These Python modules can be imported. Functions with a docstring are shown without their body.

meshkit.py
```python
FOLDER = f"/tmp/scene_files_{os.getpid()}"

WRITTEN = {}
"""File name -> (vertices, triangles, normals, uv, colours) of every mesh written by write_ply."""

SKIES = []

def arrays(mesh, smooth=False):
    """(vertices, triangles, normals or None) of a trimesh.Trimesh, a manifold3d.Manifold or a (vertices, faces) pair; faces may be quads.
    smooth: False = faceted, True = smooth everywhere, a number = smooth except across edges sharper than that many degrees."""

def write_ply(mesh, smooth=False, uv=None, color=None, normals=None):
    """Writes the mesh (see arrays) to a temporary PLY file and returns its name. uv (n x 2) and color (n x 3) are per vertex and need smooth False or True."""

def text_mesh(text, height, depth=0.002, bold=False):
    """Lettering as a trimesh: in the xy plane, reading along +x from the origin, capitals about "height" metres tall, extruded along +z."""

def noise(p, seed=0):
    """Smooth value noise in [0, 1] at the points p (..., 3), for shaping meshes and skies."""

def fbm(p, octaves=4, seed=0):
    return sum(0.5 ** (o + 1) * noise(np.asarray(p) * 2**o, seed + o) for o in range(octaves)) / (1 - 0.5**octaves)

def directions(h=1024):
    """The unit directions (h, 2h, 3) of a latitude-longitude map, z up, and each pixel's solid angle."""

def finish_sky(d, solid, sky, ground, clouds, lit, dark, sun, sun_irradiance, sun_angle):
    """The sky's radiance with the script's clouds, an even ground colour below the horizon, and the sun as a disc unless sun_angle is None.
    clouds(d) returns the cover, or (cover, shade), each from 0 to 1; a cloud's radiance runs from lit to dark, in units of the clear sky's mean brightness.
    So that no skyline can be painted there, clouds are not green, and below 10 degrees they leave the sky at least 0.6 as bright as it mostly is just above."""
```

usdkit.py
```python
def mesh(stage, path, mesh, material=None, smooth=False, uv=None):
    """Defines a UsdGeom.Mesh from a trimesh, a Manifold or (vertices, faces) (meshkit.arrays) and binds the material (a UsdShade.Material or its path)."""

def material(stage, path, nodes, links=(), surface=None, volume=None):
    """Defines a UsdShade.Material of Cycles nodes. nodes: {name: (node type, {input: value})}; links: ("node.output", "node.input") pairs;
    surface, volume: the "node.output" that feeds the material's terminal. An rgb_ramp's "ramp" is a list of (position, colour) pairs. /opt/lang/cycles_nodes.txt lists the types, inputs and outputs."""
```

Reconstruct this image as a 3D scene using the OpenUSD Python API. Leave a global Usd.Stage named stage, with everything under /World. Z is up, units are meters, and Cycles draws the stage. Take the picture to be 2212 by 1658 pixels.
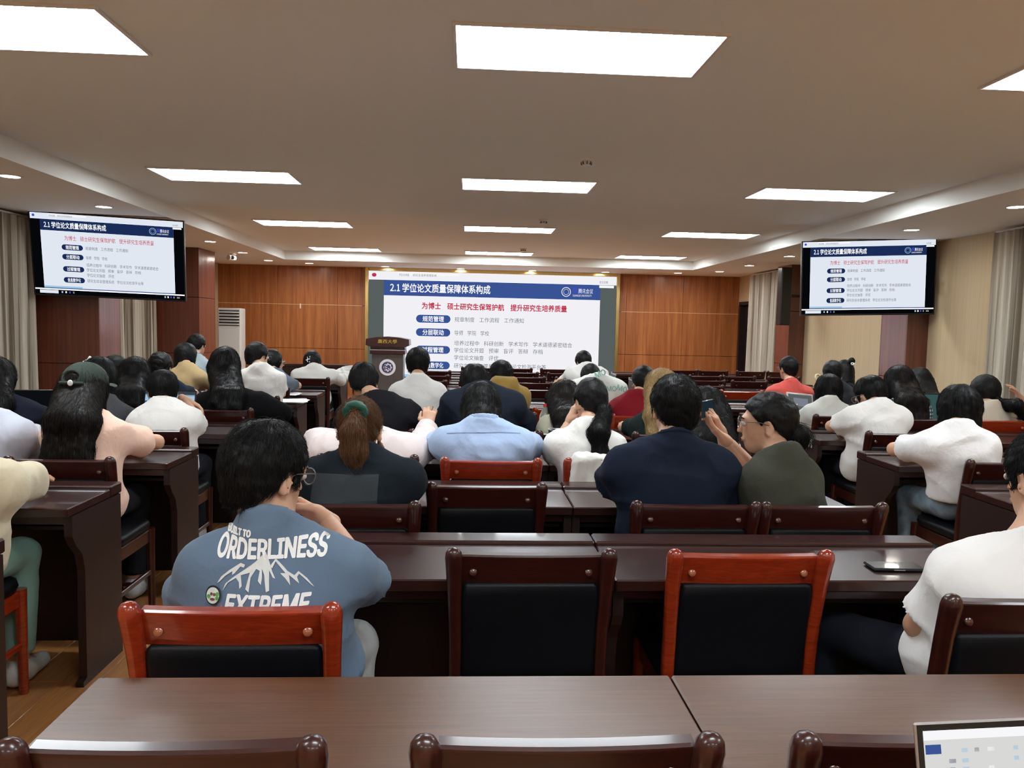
import math, random, glob as _glob
import numpy as np, trimesh, usdkit, meshkit
from pxr import Usd, UsdGeom, UsdLux, UsdShade, Gf, Sdf, Vt
from scipy.spatial import cKDTree
from scipy.interpolate import NearestNDInterpolator, LinearNDInterpolator

random.seed(7)
rng = np.random.default_rng(7)
stage = Usd.Stage.CreateInMemory()
UsdGeom.SetStageUpAxis(stage, 'Z')
UsdGeom.SetStageMetersPerUnit(stage, 1.0)
UsdGeom.Xform.Define(stage, '/World')

# ------------------------------------------------------------------ camera, light, exposure
CF, CPITCH, CYAW, CROLL, CAMH = 1677.6, .0737, .0573, -.0215, 1.5
_f = np.array([math.sin(CYAW) * math.cos(CPITCH), math.cos(CYAW) * math.cos(CPITCH), -math.sin(CPITCH)])
_r = np.array([math.cos(CYAW), -math.sin(CYAW), 0.])
_d = np.cross(_f, _r)
_c, _s = math.cos(CROLL), math.sin(CROLL)
CM = np.array([_c * _r + _s * _d, -_s * _r + _c * _d, _f])
cam = UsdGeom.Camera.Define(stage, '/World/camera')
cam.CreateHorizontalApertureAttr(36.0)
cam.CreateFocalLengthAttr(36.0 * CF / 2212)
cam.CreateClippingRangeAttr(Gf.Vec2f(.05, 200))
cam.CreateExposureAttr(0.0)
m4 = np.eye(4)
m4[0, :3], m4[1, :3], m4[2, :3], m4[3, :3] = CM[0], -CM[1], -CM[2], (0, 0, CAMH)
UsdGeom.Xformable(cam).AddTransformOp().Set(Gf.Matrix4d(m4.tolist()))
PANEL_LIGHT = 22.5        # ceiling panels' radiance
DOWN_LIGHT = 110.0
SCREEN_LIGHT = 0.97
dome = UsdLux.DomeLight.Define(stage, '/World/sky')
dome.CreateIntensityAttr(0.01)


def at(u, v, y):
    """the point seen at pixel (u, v) of the photograph at depth y"""
    q = CM.T @ np.array([(u - 1106) / CF, (v - 829) / CF, 1.])
    return q * (y / q[1]) + np.array([0, 0, CAMH])


# ------------------------------------------------------------------ naming and tagging
_used = {}


def numbered(parent, name):
    k = (parent, name)
    n = _used.get(k, 0)
    _used[k] = n + 1
    return f'{parent}/{name}' + (f'_{n:03d}' if n else '')


def tag(prim, label=None, cat=None, group=None, kind=None):
    for k, v in (('label', label), ('category', cat), ('group', group), ('kind', kind)):
        if v:
            prim.SetCustomDataByKey(k, v)
    return prim


def thing(name, label, cat, loc=(0, 0, 0), rotz=0, group=None, kind=None):
    x = UsdGeom.Xform.Define(stage, numbered('/World', name))
    x.AddTranslateOp().Set(Gf.Vec3d(*map(float, loc)))
    x.AddRotateZOp().Set(float(math.degrees(rotz)))
    return tag(x.GetPrim(), label, cat, group, kind)


def obj(name, mesh, m, parent=None, smooth=False, label=None, kind=None, cat=None, group=None, uv=None):
    base = str(parent.GetPath()) if parent else '/World'
    p = usdkit.mesh(stage, numbered(base, name), mesh, m, smooth=smooth, uv=uv).GetPrim()
    return tag(p, label, cat, group, kind)


def dup(root, loc, rotz, label, name=None, group=None):
    was = root.GetCustomData()
    r = thing(name or root.GetName().split('_0')[0], label, was['category'], loc, rotz, group or was.get('group'))
    r.GetReferences().AddInternalReference(root.GetPath())
    r.SetInstanceable(True)
    return r


# ------------------------------------------------------------------ materials
M = {}


def pmat(name, col, rough=.5, bump=0, bscale=60, **kw):
    n = {'p': ('principled_bsdf', dict(base_color=col, roughness=rough, **kw))}
    l = []
    if bump:
        n['tc'] = ('texture_coordinate', {})
        n['no'] = ('noise_texture', dict(scale=bscale, detail=4))
        n['b'] = ('bump', dict(strength=bump, distance=.004))
        l += [('tc.object', 'no.vector'), ('no.fac', 'b.height'), ('b.normal', 'p.normal')]
    M[name] = usdkit.material(stage, '/World/Looks/' + name, n, l, surface='p.BSDF')
    return M[name]


def woodmat(name, c1, c2, c3, scale, rough=.3, coat=.5, dist=1.5, nscale=3.0, coat_rough=.08, rand=0.0):
    """grain: noise squeezed across and stretched along; scale = coordinate scale per axis"""
    n = {'tc': ('texture_coordinate', {}), 'mp': ('mapping', dict(scale=scale)),
         'no': ('noise_texture', dict(scale=nscale, detail=5, roughness=.6, distortion=dist)),
         'n2': ('noise_texture', dict(scale=nscale * 6, detail=3)),
         'mx': ('mix_float', dict(fac=.25)),
         'rp': ('rgb_ramp', {'ramp': [(.28, c1), (.5, c2), (.72, c3)]}),
         'p': ('principled_bsdf', dict(roughness=rough, coat_weight=coat, coat_roughness=coat_rough))}
    l = [('tc.object', 'mp.vector'), ('mp.vector', 'no.vector'), ('mp.vector', 'n2.vector'), ('no.fac', 'mx.a'), ('n2.fac', 'mx.b'),
         ('mx.result', 'rp.fac'), ('rp.color', 'p.base_color')]
    M[name] = usdkit.material(stage, '/World/Looks/' + name, n, l, surface='p.BSDF')
    return M[name]


def emat(name, col, strength):
    M[name] = usdkit.material(stage, '/World/Looks/' + name, {'e': ('emission', dict(color=col, strength=strength))}, surface='e.emission')
    return M[name]


def srgb(r, g, b):
    return tuple(((c / 255 + .055) / 1.055) ** 2.4 if c > 10 else c / 255 / 12.92 for c in (r, g, b))


woodmat('dark_wood', (.018, .0032, .0026), (.032, .0055, .004), (.050, .009, .006), (3, 3, 30), rough=.32, coat=.35, coat_rough=.1)
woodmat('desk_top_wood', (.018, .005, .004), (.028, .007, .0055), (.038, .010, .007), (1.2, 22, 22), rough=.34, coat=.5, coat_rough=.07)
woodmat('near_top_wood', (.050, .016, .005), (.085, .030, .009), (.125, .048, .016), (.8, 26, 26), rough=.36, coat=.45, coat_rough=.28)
woodmat('dark_wood_side', (.010, .0035, .003), (.016, .005, .0042), (.022, .0068, .0055), (10, 10, .8), rough=.45, coat=.1, coat_rough=.2)
woodmat('red_wood', (.17, .014, .004), (.26, .024, .006), (.36, .042, .009), (3, 3, 24), rough=.25, coat=.7, coat_rough=.08)
woodmat('wall_wood', (.20, .058, .014), (.37, .118, .030), (.52, .20, .056), (9, 9, .35), rough=.4, coat=.25, coat_rough=.2, nscale=1.6, dist=.8)
woodmat('column_wood', (.070, .020, .012), (.120, .032, .018), (.19, .056, .028), (12, 12, .3), rough=.3, coat=.5, coat_rough=.15, nscale=1.3, dist=.6)
woodmat('column_side_wood', (.110, .032, .024), (.170, .050, .038), (.24, .075, .052), (12, 12, .3), rough=.22, coat=.7, coat_rough=.2, nscale=1.3, dist=.6)
woodmat('floor_wood', (.24, .095, .028), (.36, .150, .045), (.46, .21, .070), (14, .8, 14), rough=.35, coat=.3, coat_rough=.2)
pmat('leather', (.0032, .0036, .005), .48, bump=.15, bscale=260, specular_ior_level=.2)
pmat('ceiling_paint', (.86, .90, .87), .9)
pmat('soffit_paint', (.88, .87, .83), .85)
pmat('gold', (.72, .52, .20), .28, metallic=1.0)
pmat('white_metal', (.75, .74, .72), .4)
pmat('black_plastic', (.008, .008, .009), .3)
pmat('dark_seam', (.012, .006, .004), .6)
pmat('bright_seam', (.65, .40, .22), .3)
pmat('white_plastic', (.74, .73, .70), .35)
pmat('vent_dark', (.05, .05, .05), .6)
pmat('grey_board', (.075, .078, .082), .5)
pmat('button', (.30, .085, .035), .25, coat_weight=.5)
pmat('dark_button', (.06, .02, .014), .25, coat_weight=.5)
pmat('lens', (.9, .95, .95), .02, transmission_weight=.95, ior=1.05, alpha=.25)
pmat('silver', (.6, .6, .62), .3, metallic=.9)
pmat('paper', (.80, .79, .76), .8)
pmat('kraft', (.44, .31, .16), .8)
pmat('gold_letters', (.75, .52, .08), .35, metallic=.6)
emat('panel_glow', (.90, .985, 1.03), PANEL_LIGHT)
emat('down_glow', (1.0, .95, .86), DOWN_LIGHT)
for nm, c in dict(screen_white=(244, 244, 248), screen_navy=(34, 58, 112), screen_blue=(58, 84, 150), screen_grey=(88, 96, 96), screen_black=(6, 7, 10), screen_red=(196, 52, 78),
                  screen_text=(122, 128, 140), screen_sky=(160, 200, 228), screen_strip=(250, 250, 252), screen_ink=(60, 66, 80), screen_violet=(70, 80, 210), tv_white=(228, 234, 244), tv_navy=(26, 44, 88)).items():
    emat(nm, srgb(*c), SCREEN_LIGHT)
M['beige_wallpaper'] = usdkit.material(stage, '/World/Looks/beige_wallpaper', {
    'tc': ('texture_coordinate', {}), 'mp': ('mapping', dict(scale=(90, 90, .4))), 'no': ('noise_texture', dict(scale=1.2, detail=3)),
    'rp': ('rgb_ramp', {'ramp': [(.3, (.56, .42, .25)), (.7, (.66, .51, .32))]}), 'p': ('principled_bsdf', dict(roughness=.7))},
    [('tc.object', 'mp.vector'), ('mp.vector', 'no.vector'), ('no.fac', 'rp.fac'), ('rp.color', 'p.base_color')], surface='p.BSDF')
M['curtain_cloth'] = usdkit.material(stage, '/World/Looks/curtain_cloth', {
    'tc': ('texture_coordinate', {}), 'mp': ('mapping', dict(scale=(9, 9, .12))), 'no': ('noise_texture', dict(scale=1.6, detail=3)),
    'rp': ('rgb_ramp', {'ramp': [(.36, (.20, .16, .12)), (.44, (.56, .50, .41)), (.6, (.76, .70, .60)), (.74, (.46, .40, .32))]}),
    'p': ('principled_bsdf', dict(roughness=.8)), 't': ('translucent_bsdf', dict(color=(.5, .45, .36))), 'm': ('mix_closure', dict(fac=.2))},
    [('tc.object', 'mp.vector'), ('mp.vector', 'no.vector'), ('no.fac', 'rp.fac'), ('rp.color', 'p.base_color'), ('p.BSDF', 'm.closure1'), ('t.BSDF', 'm.closure2')], surface='m.closure')
M['skin'] = usdkit.material(stage, '/World/Looks/skin', {
    'tc': ('texture_coordinate', {}), 'no': ('noise_texture', dict(scale=14, detail=3)),
    'rp': ('rgb_ramp', {'ramp': [(.3, (.52, .285, .185)), (.7, (.62, .365, .25))]}),
    'p': ('principled_bsdf', dict(roughness=.5, subsurface_weight=.12, subsurface_scale=.01, specular_ior_level=.35))},
    [('tc.object', 'no.vector'), ('no.fac', 'rp.fac'), ('rp.color', 'p.base_color')], surface='p.BSDF')


def hairmat(name, c1, c2):
    M[name] = usdkit.material(stage, '/World/Looks/' + name, {
        'tc': ('texture_coordinate', {}), 'mp': ('mapping', dict(scale=(170, 170, 9))), 'no': ('noise_texture', dict(scale=1.0, detail=3)),
        'rp': ('rgb_ramp', {'ramp': [(.3, c1), (.7, c2)]}), 'b': ('bump', dict(strength=.5, distance=.004)),
        'p': ('principled_bsdf', dict(roughness=.46, specular_ior_level=.16))},
        [('tc.object', 'mp.vector'), ('mp.vector', 'no.vector'), ('no.fac', 'rp.fac'), ('rp.color', 'p.base_color'), ('no.fac', 'b.height'), ('b.normal', 'p.normal')], surface='p.BSDF')


hairmat('black_hair', (.0025, .0024, .0028), (.007, .0066, .0066))
hairmat('brown_hair', (.070, .034, .017), (.19, .092, .046))
hairmat('blonde_hair', (.17, .105, .045), (.42, .28, .13))
hairmat('long_dark_hair', (.0035, .003, .003), (.014, .010, .0085))


def cloth(name, col, rough=.85, sheen=.15):
    if name in M:
        return M[name]
    M[name] = usdkit.material(stage, '/World/Looks/' + name, {
        'tc': ('texture_coordinate', {}), 'no': ('noise_texture', dict(scale=9, detail=4, distortion=.6)), 'nf': ('noise_texture', dict(scale=600, detail=1)),
        'ad': ('math', dict(math_type='multiply_add', value2=.03)), 'b': ('bump', dict(strength=.35, distance=.02)),
        'p': ('principled_bsdf', dict(base_color=col, roughness=rough, sheen_weight=sheen * min(1.0, max(col) * 2.0), sheen_roughness=.5, specular_ior_level=.05 + .15 * min(1.0, max(col) * 2)))},
        [('tc.object', 'no.vector'), ('tc.object', 'nf.vector'), ('nf.fac', 'ad.value1'), ('no.fac', 'ad.value3'), ('ad.value', 'b.height'), ('b.normal', 'p.normal')], surface='p.BSDF')
    return M[name]


# ------------------------------------------------------------------ mesh helpers
def cat(*ms):
    return trimesh.util.concatenate([m for m in ms])


def box(x0, x1, y0, y1, z0, z1, c=0.0):
    """a box with chamfered edges"""
    if c <= 0:
        b = trimesh.creation.box((x1 - x0, y1 - y0, z1 - z0))
        b.apply_translation(((x0 + x1) / 2, (y0 + y1) / 2, (z0 + z1) / 2))
        return b
    P = []
    for sx in (0, 1):
        for sy in (0, 1):
            for sz in (0, 1):
                X, Y, Z = (x0, x1)[sx], (y0, y1)[sy], (z0, z1)[sz]
                dx, dy, dz = (c, -c)[sx], (c, -c)[sy], (c, -c)[sz]
                P += [(X + dx, Y + dy, Z), (X + dx, Y, Z + dz), (X, Y + dy, Z + dz)]
    return trimesh.convex.convex_hull(np.array(P))


def loft(rings, close=True):
    """skin over rings (k, n, 3); ends capped with fans"""
    R = np.asarray(rings, float)
    k, n = R.shape[:2]
    V = R.reshape(-1, 3)
    F = []
    i = np.arange(n)
    j = (i + 1) % n
    for a in range(k - 1):
        F += [np.stack([a * n + i, a * n + j, (a + 1) * n + j], 1), np.stack([a * n + i, (a + 1) * n + j, (a + 1) * n + i], 1)]
    c0, c1 = len(V), len(V) + 1
    V = np.vstack([V, R[0].mean(0), R[-1].mean(0)])
    F += [np.stack([np.full(n, c0), j, i], 1), np.stack([np.full(n, c1), (k - 1) * n + i, (k - 1) * n + j], 1)]
    m = trimesh.Trimesh(V, np.vstack(F), process=False)
    if m.volume < 0:
        m.invert()
    return m


def tube(pts, r, n=8, closed=False):
    P = np.asarray(pts, float)
    k = len(P)
    r = np.broadcast_to(r, k)
    T = np.gradient(P, axis=0) if not closed else np.roll(P, -1, 0) - np.roll(P, 1, 0)
    T /= np.linalg.norm(T, axis=1, keepdims=True) + 1e-12
    up = np.array([0, 0, 1.]) if abs(T[:, 2]).mean() < .8 else np.array([1., 0, 0])
    A = np.cross(T, up)
    A /= np.linalg.norm(A, axis=1, keepdims=True) + 1e-12
    B = np.cross(T, A)
    t = np.linspace(0, 2 * np.pi, n, endpoint=False)
    rings = P[:, None] + r[:, None, None] * (np.cos(t)[None, :, None] * A[:, None] + np.sin(t)[None, :, None] * B[:, None])
    if closed:
        V = rings.reshape(-1, 3)
        F = []
        i = np.arange(n)
        j = (i + 1) % n
        for a in range(k):
            b = (a + 1) % k
            F += [np.stack([a * n + i, a * n + j, b * n + j], 1), np.stack([a * n + i, b * n + j, b * n + i], 1)]
        return trimesh.Trimesh(V, np.vstack(F), process=False)
    return loft(rings)


def lathe(prof, n=24):
    """profile of (radius, z), revolved about z"""
    return trimesh.creation.revolve(np.array(prof, float), sections=n)


def place(m, loc=(0, 0, 0), R=None):
    m = m.copy()
    T = np.eye(4)
    if R is not None:
        T[:3, :3] = R
    T[:3, 3] = loc
    m.apply_transform(T)
    return m


def rotxyz(rx=0, ry=0, rz=0):
    return trimesh.transformations.euler_matrix(rx, ry, rz, 'sxyz')[:3, :3]


_CJK = _glob.glob('/opt/blender-*/*/datafiles/fonts/Noto Sans CJK*')
_tc = {}


class _Glob:
    font = None

    @staticmethod
    def glob(p):
        return _CJK if _Glob.font == 'cjk' and _CJK else _glob.glob(p)


meshkit.glob = _Glob


def text(s, w=None, h=.1, depth=.002, bold=False, cjk=True, fit_h=True):
    """lettering facing -y: x right, z up, origin at the lower left, scaled to width w and height h"""
    k = (s, bold, cjk)
    if k not in _tc:
        _Glob.font = 'cjk' if cjk else None
        _tc[k] = meshkit.text_mesh(s, 1.0, .01, bold)
    m = _tc[k].copy()
    v = np.array(m.vertices)
    lo, hi = v.min(0), v.max(0)
    e = hi - lo
    sz = h / e[1]
    sx = (w / e[0]) if w else sz
    v = np.stack([(v[:, 0] - lo[0]) * sx, -(v[:, 2] - lo[2]) / e[2] * depth, (v[:, 1] - lo[1]) * sz], 1)
    return trimesh.Trimesh(v, m.faces, process=False)


# ------------------------------------------------------------------ the room
XL, XR, YB, YF, ZC, ZS = -5.12, 5.72, -4.6, 16.3, 2.816, 2.65
SL, SR, SF = -3.42, 4.26, 14.72          # the recessed middle of the ceiling
root = thing('floor', 'orange brown wooden floor', 'floor', kind='structure')
root_f = root
obj('floor_slab', box(XL - .2, XR + .2, YB, YF + .2, -.1, -.012), M['dark_seam'], root)
for i in range(11):                      # boards of the aisle that can be told apart
    x = -2.1 + i * .15
    o = (i % 2) * .6
    for y0, y1 in ((.44, 1.6 - o), (1.605 - o, 3.2 - o), (3.205 - o, 4.8 - o), (4.805 - o, 6.2)):
        obj('plank', box(x, x + .1475, y0, y1, -.012, 0, .0015), M['floor_wood'], root)
obj('plank_field', cat(box(XL, -2.1, YB, YF, -.012, 0), box(-.45, XR, YB, YF, -.012, 0), box(-2.1, -.45, 6.205, YF, -.012, 0), box(-2.1, -.45, YB, .44, -.012, 0)), M['floor_wood'], root, kind='stuff')

c_ = thing('ceiling', 'greyish cream plaster ceiling with a raised middle field', 'ceiling', kind='structure')
obj('ceiling_field', box(SL, SR, YB, SF, ZC, ZC + .1), M['ceiling_paint'], c_)
obj('soffit', box(XL - .2, SL, YB, YF + .2, ZS, ZC + .1), M['soffit_paint'], c_)
obj('soffit', box(SR, XR + .2, YB, YF + .2, ZS, ZC + .1), M['soffit_paint'], c_)
obj('soffit', box(SL, SR, SF, YF + .2, ZS, ZC + .1), M['soffit_paint'], c_)

wf = thing('wall_front', 'orange brown wood panelled front wall around the big screen', 'wall', kind='structure')
obj('wall_slab', box(XL - .2, XR + .2, YF, YF + .2, -.1, ZS), M['dark_seam'], wf)
xs = np.linspace(XL, XR, 10)
for i in range(9):
    for z0, z1 in ((.0, .96), (.967, 1.86), (1.868, ZS)):
        obj('wood_panel', place(box(-.5 * (xs[1] - xs[0]) + .002, .5 * (xs[1] - xs[0]) - .002, -.03, -.0, z0, z1, .003), ((xs[i] + xs[i + 1]) / 2, YF, 0)), M['wall_wood'], wf)
obj('seam_strip', cat(box(XL, -2.2, YF - .033, YF - .028, 1.858, 1.87), box(3.2, XR, YF - .033, YF - .028, 1.858, 1.87)), M['bright_seam'], wf)
wb = obj('wall_back', box(XL - .2, XR + .2, YB - .2, YB, -.1, ZC), M['beige_wallpaper'], kind='structure', label='plain beige back wall behind the camera', cat='wall')
wl = thing('wall_left', 'left wall of dark wood panels and curtained bays', 'wall', kind='structure')
obj('wall_slab', box(XL - .2, XL, YB, YF, -.1, ZS), M['beige_wallpaper'], wl)
wr = thing('wall_right', 'right wall in beige striped wallpaper', 'wall', kind='structure')
obj('wall_slab', box(XR, XR + .2, YB, 15.3, -.1, ZS), M['beige_wallpaper'], wr)
obj('wall_slab', box(XR, XR + .2, 15.3, YF, 2.05, ZS), M['beige_wallpaper'], wr)
obj('wall_slab', box(XR, XR + .2, 16.15, YF, -.1, 2.05), M['column_wood'], wr)
d1 = thing('door_1', 'dark wooden door under beige wallpaper near the front right corner', 'door', kind='structure')
obj('door_leaf', box(XR + .1, XR + .15, 15.3, 16.15, 0, 2.05), M['dark_wood_side'], d1)
obj('door_frame', cat(box(XR - .02, XR + .1, 15.25, 15.32, 0, 2.08), box(XR - .02, XR + .1, 16.13, 16.2, 0, 2.08), box(XR - .02, XR + .1, 15.25, 16.2, 2.05, 2.12)), M['dark_wood_side'], d1)
obj('door_handle', tube([(XR + .06, 15.4, 1.0), (XR + .06, 15.52, 1.0)], .012), M['silver'], d1)


def column(x0, x1, y0, y1, face_x, label):
    c = thing('column', label, 'column', kind='structure')
    obj('core', box(x0 + .02, x1 - .02, y0 + .02, y1 - .02, 0, ZS), M['dark_seam'], c)
    zs = (0, .96, 1.86, ZS)
    for a, b in zip(zs[:-1], zs[1:]):
        obj('wood_panel', box(x0, x1, y0, y0 + .02, a + .003, b - .003, .002), M['column_wood'], c)
        fx = (x1 - .02, x1) if face_x > 0 else (x0, x0 + .02)
        obj('wood_panel', box(fx[0], fx[1], y0 + .021, y1, a + .003, b - .003, .002), M['column_side_wood'], c)
    obj('back_panel', box(x0, x1, y1, y1 + .02, 0, ZS), M['column_wood'], c)
    return c


column(XL, -4.32, 9.38, 9.92, 1, 'wide dark wood column behind the left television')
column(XL, -4.32, 12.77, 13.55, 1, 'reddish wood column beside the white air conditioner')
column(5.45, XR + .02, 9.4, 10.0, -1, 'reddish wood column under the right television')
column(5.45, XR + .02, 12.98, 13.55, -1, 'reddish wood column beside the front right curtain')

def curtain(x, y0, y1, z0, z1, label, depth=.05, side=1, waves=None):
    n = max(60, int((y1 - y0) * 110))
    t = np.linspace(0, 1, n)
    wv = waves or int((y1 - y0) * 7)
    rr = np.random.default_rng(int(abs(y0) * 100))
    ph = np.cumsum(rr.uniform(.6, 1.4, n)) / n * wv * 2 * np.pi
    front = []
    zsn = np.linspace(z0, z1, 8)
    for z in zsn:
        k = .75 + .35 * (z1 - z) / (z1 - z0)
        dx = depth * k * (np.sin(ph + .15 * z) + .35 * np.sin(2.3 * ph + 1 + .2 * z))
        front.append(np.stack([x + dx, y0 + (y1 - y0) * t, np.full(n, z)], 1))
    A = np.array(front)
    B = A + np.array([-.006 * side, 0, 0])
    k = len(zsn)
    V = np.vstack([A.reshape(-1, 3), B.reshape(-1, 3)])
    F = []
    i = np.arange(n - 1)
    for a in range(k - 1):
        for o in (0, k * n):
            p, q = o + a * n + i, o + (a + 1) * n + i
            f1 = np.stack([p, p + 1, q + 1, q], 1)
            F.append(f1 if o == 0 else f1[:, ::-1])
    F = np.vstack(F)
    c = thing('curtain', label, 'curtain')
    obj('drape', (V, F), M['curtain_cloth'], c, smooth=50)
    obj('rail', tube([(x, y0 - .02, z1 + .015), (x, y1 + .02, z1 + .015)], .012), M['white_metal'], c)
    return c


curtain(-5.0, 7.0, 9.3, .12, 2.6, 'tall grey green pleated curtain at the left edge of the picture')
curtain(-5.0, 10.1, 12.7, .12, 2.6, 'cream and brown striped curtain below the left television')
curtain(-5.0, 13.65, 15.2, .12, 2.6, 'narrow curtain beside the white air conditioner')
curtain(5.6, 5.6, 8.05, .12, 2.6, 'brown and cream pleated curtain at the right edge of the picture', side=-1)
curtain(5.58, 13.65, 15.2, .12, 2.6, 'pale cream curtain beside the front right column', side=-1)

# ceiling panels
PX, PY = (-2.215, .524, 3.29), (-3.4, .06, 3.505, 7.047, 10.362, 13.857)
ordn = ['first', 'second', 'third', 'fourth', 'fifth', 'sixth', 'seventh', 'eighth', 'ninth', 'tenth', 'eleventh', 'twelfth']
proto_p = None
for j, y in enumerate((-3.4, .06, 3.505, 7.047, 10.362, 13.857)):
    for i, x in enumerate(PX):
        if j < 2:
            lab, grp = f'glowing ceiling panel out of the picture, {("left", "middle", "right")[i]} column, {("behind", "above")[j]} the camera', 'ceiling panels behind the camera'
        else:
            lab, grp = f'glowing rectangular ceiling light panel, {("left", "middle", "right")[i]} column, {("nearest", "second", "third", "farthest")[j - 2]} row', 'ceiling light panels'
        if proto_p is None:
            t = thing('ceiling_light', lab, 'light', (x, y, ZC), 0, grp)
            e = .018
            obj('light_frame', cat(box(-.6 - e, .6 + e, -e, 0, -.012, .002, .003), box(-.6 - e, .6 + e, .56, .56 + e, -.012, .002, .003), box(-.6 - e, -.6, 0, .56, -.012, .002, .003), box(.6, .6 + e, 0, .56, -.012, .002, .003)), M['white_metal'], t)
            obj('diffuser', box(-.6, .6, 0, .56, -.006, -.001), M['panel_glow'], t)
            proto_p = t
        else:
            dup(proto_p, (x, y, ZC), 0, lab, 'ceiling_light', grp)
# downlights in the soffit
dl = [(-3.82, 1.7), (-3.82, 5.05), (-3.8, 6.74), (-3.8, 8.395), (-3.8, 10.06), (-3.8, 11.73), (-3.83, 13.48), (-3.8, 15.05), (-3.13, 15.5), (-1.69, 15.83), (-.18, 15.93), (1.28, 15.93), (2.76, 15.8), (4.19, 15.54), (4.83, 14.9), (4.86, 13.38), (4.82, 11.59), (4.82, 10.0), (4.82, 8.34), (4.81, 6.69), (4.81, 5.0), (4.81, 1.7)]
proto_d = None
for k, (x, y) in enumerate(dl):
    side = 'left' if x < -3.4 else 'right' if x > 4.3 else 'front'
    lab = f'round recessed downlight in the {side} soffit, ' + (f'{ordn[max(0, k - 2)]} from the camera' if side == 'left' and 2 <= k < 8 else f'{ordn[k - 8]} from the left' if side == 'front' else f'{ordn[k - 14]} from the front wall' if side == 'right' else f'out of the picture, {"first" if y < 3 else "second"} of its row')
    if proto_d is None:
        t = thing('downlight', lab, 'light', (x, y, ZS), 0, 'recessed downlights')
        obj('trim_ring', trimesh.creation.annulus(.076, .095, .012, sections=28), M['white_metal'], t)
        obj('lamp', place(lathe([(0, -.006), (.04, -.005), (.074, 0), (.074, .003), (0, .003)], 24)), M['down_glow'], t)
        proto_d = t
    else:
        dup(proto_d, (x, y, ZS), 0, lab, 'downlight', 'recessed downlights')
for k, y in enumerate((6.16, 9.65, 13.23)):
    t = thing('smoke_detector', f'small round detector on the ceiling, {("nearest", "middle", "farthest")[k]} of the three beside the middle lights', 'smoke detector', (.9, y, ZC), 0, 'ceiling detectors')
    obj('base', lathe([(0, -.012), (.055, -.012), (.06, 0), (0, 0)]), M['white_plastic'], t)
    obj('head', lathe([(0, -.045), (.03, -.043), (.04, -.03), (.04, -.012), (0, -.012)]), M['white_plastic'], t)
    obj('slot', cat(*[place(box(-.006, .006, -.003, .003, -.04, -.018), (.038 * math.cos(a), .038 * math.sin(a), 0), rotxyz(0, 0, a)) for a in np.arange(0, 6.2, .785)]), M['vent_dark'], t)
t = thing('security_camera', 'white dome security camera under the left soffit', 'camera', (-4.03, 13.66, ZS))
obj('bracket', lathe([(0, -.03), (.04, -.03), (.05, 0), (0, 0)]), M['white_plastic'], t)
obj('housing', place(trimesh.creation.cylinder(.045, .14, sections=20), (-.02, -.06, -.085), rotxyz(math.pi / 2, 0, -.5)), M['white_plastic'], t, smooth=40)
obj('lens', place(trimesh.creation.cylinder(.03, .02, sections=16), (.015, -.125, -.085), rotxyz(math.pi / 2, 0, -.5)), M['black_plastic'], t)

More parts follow.
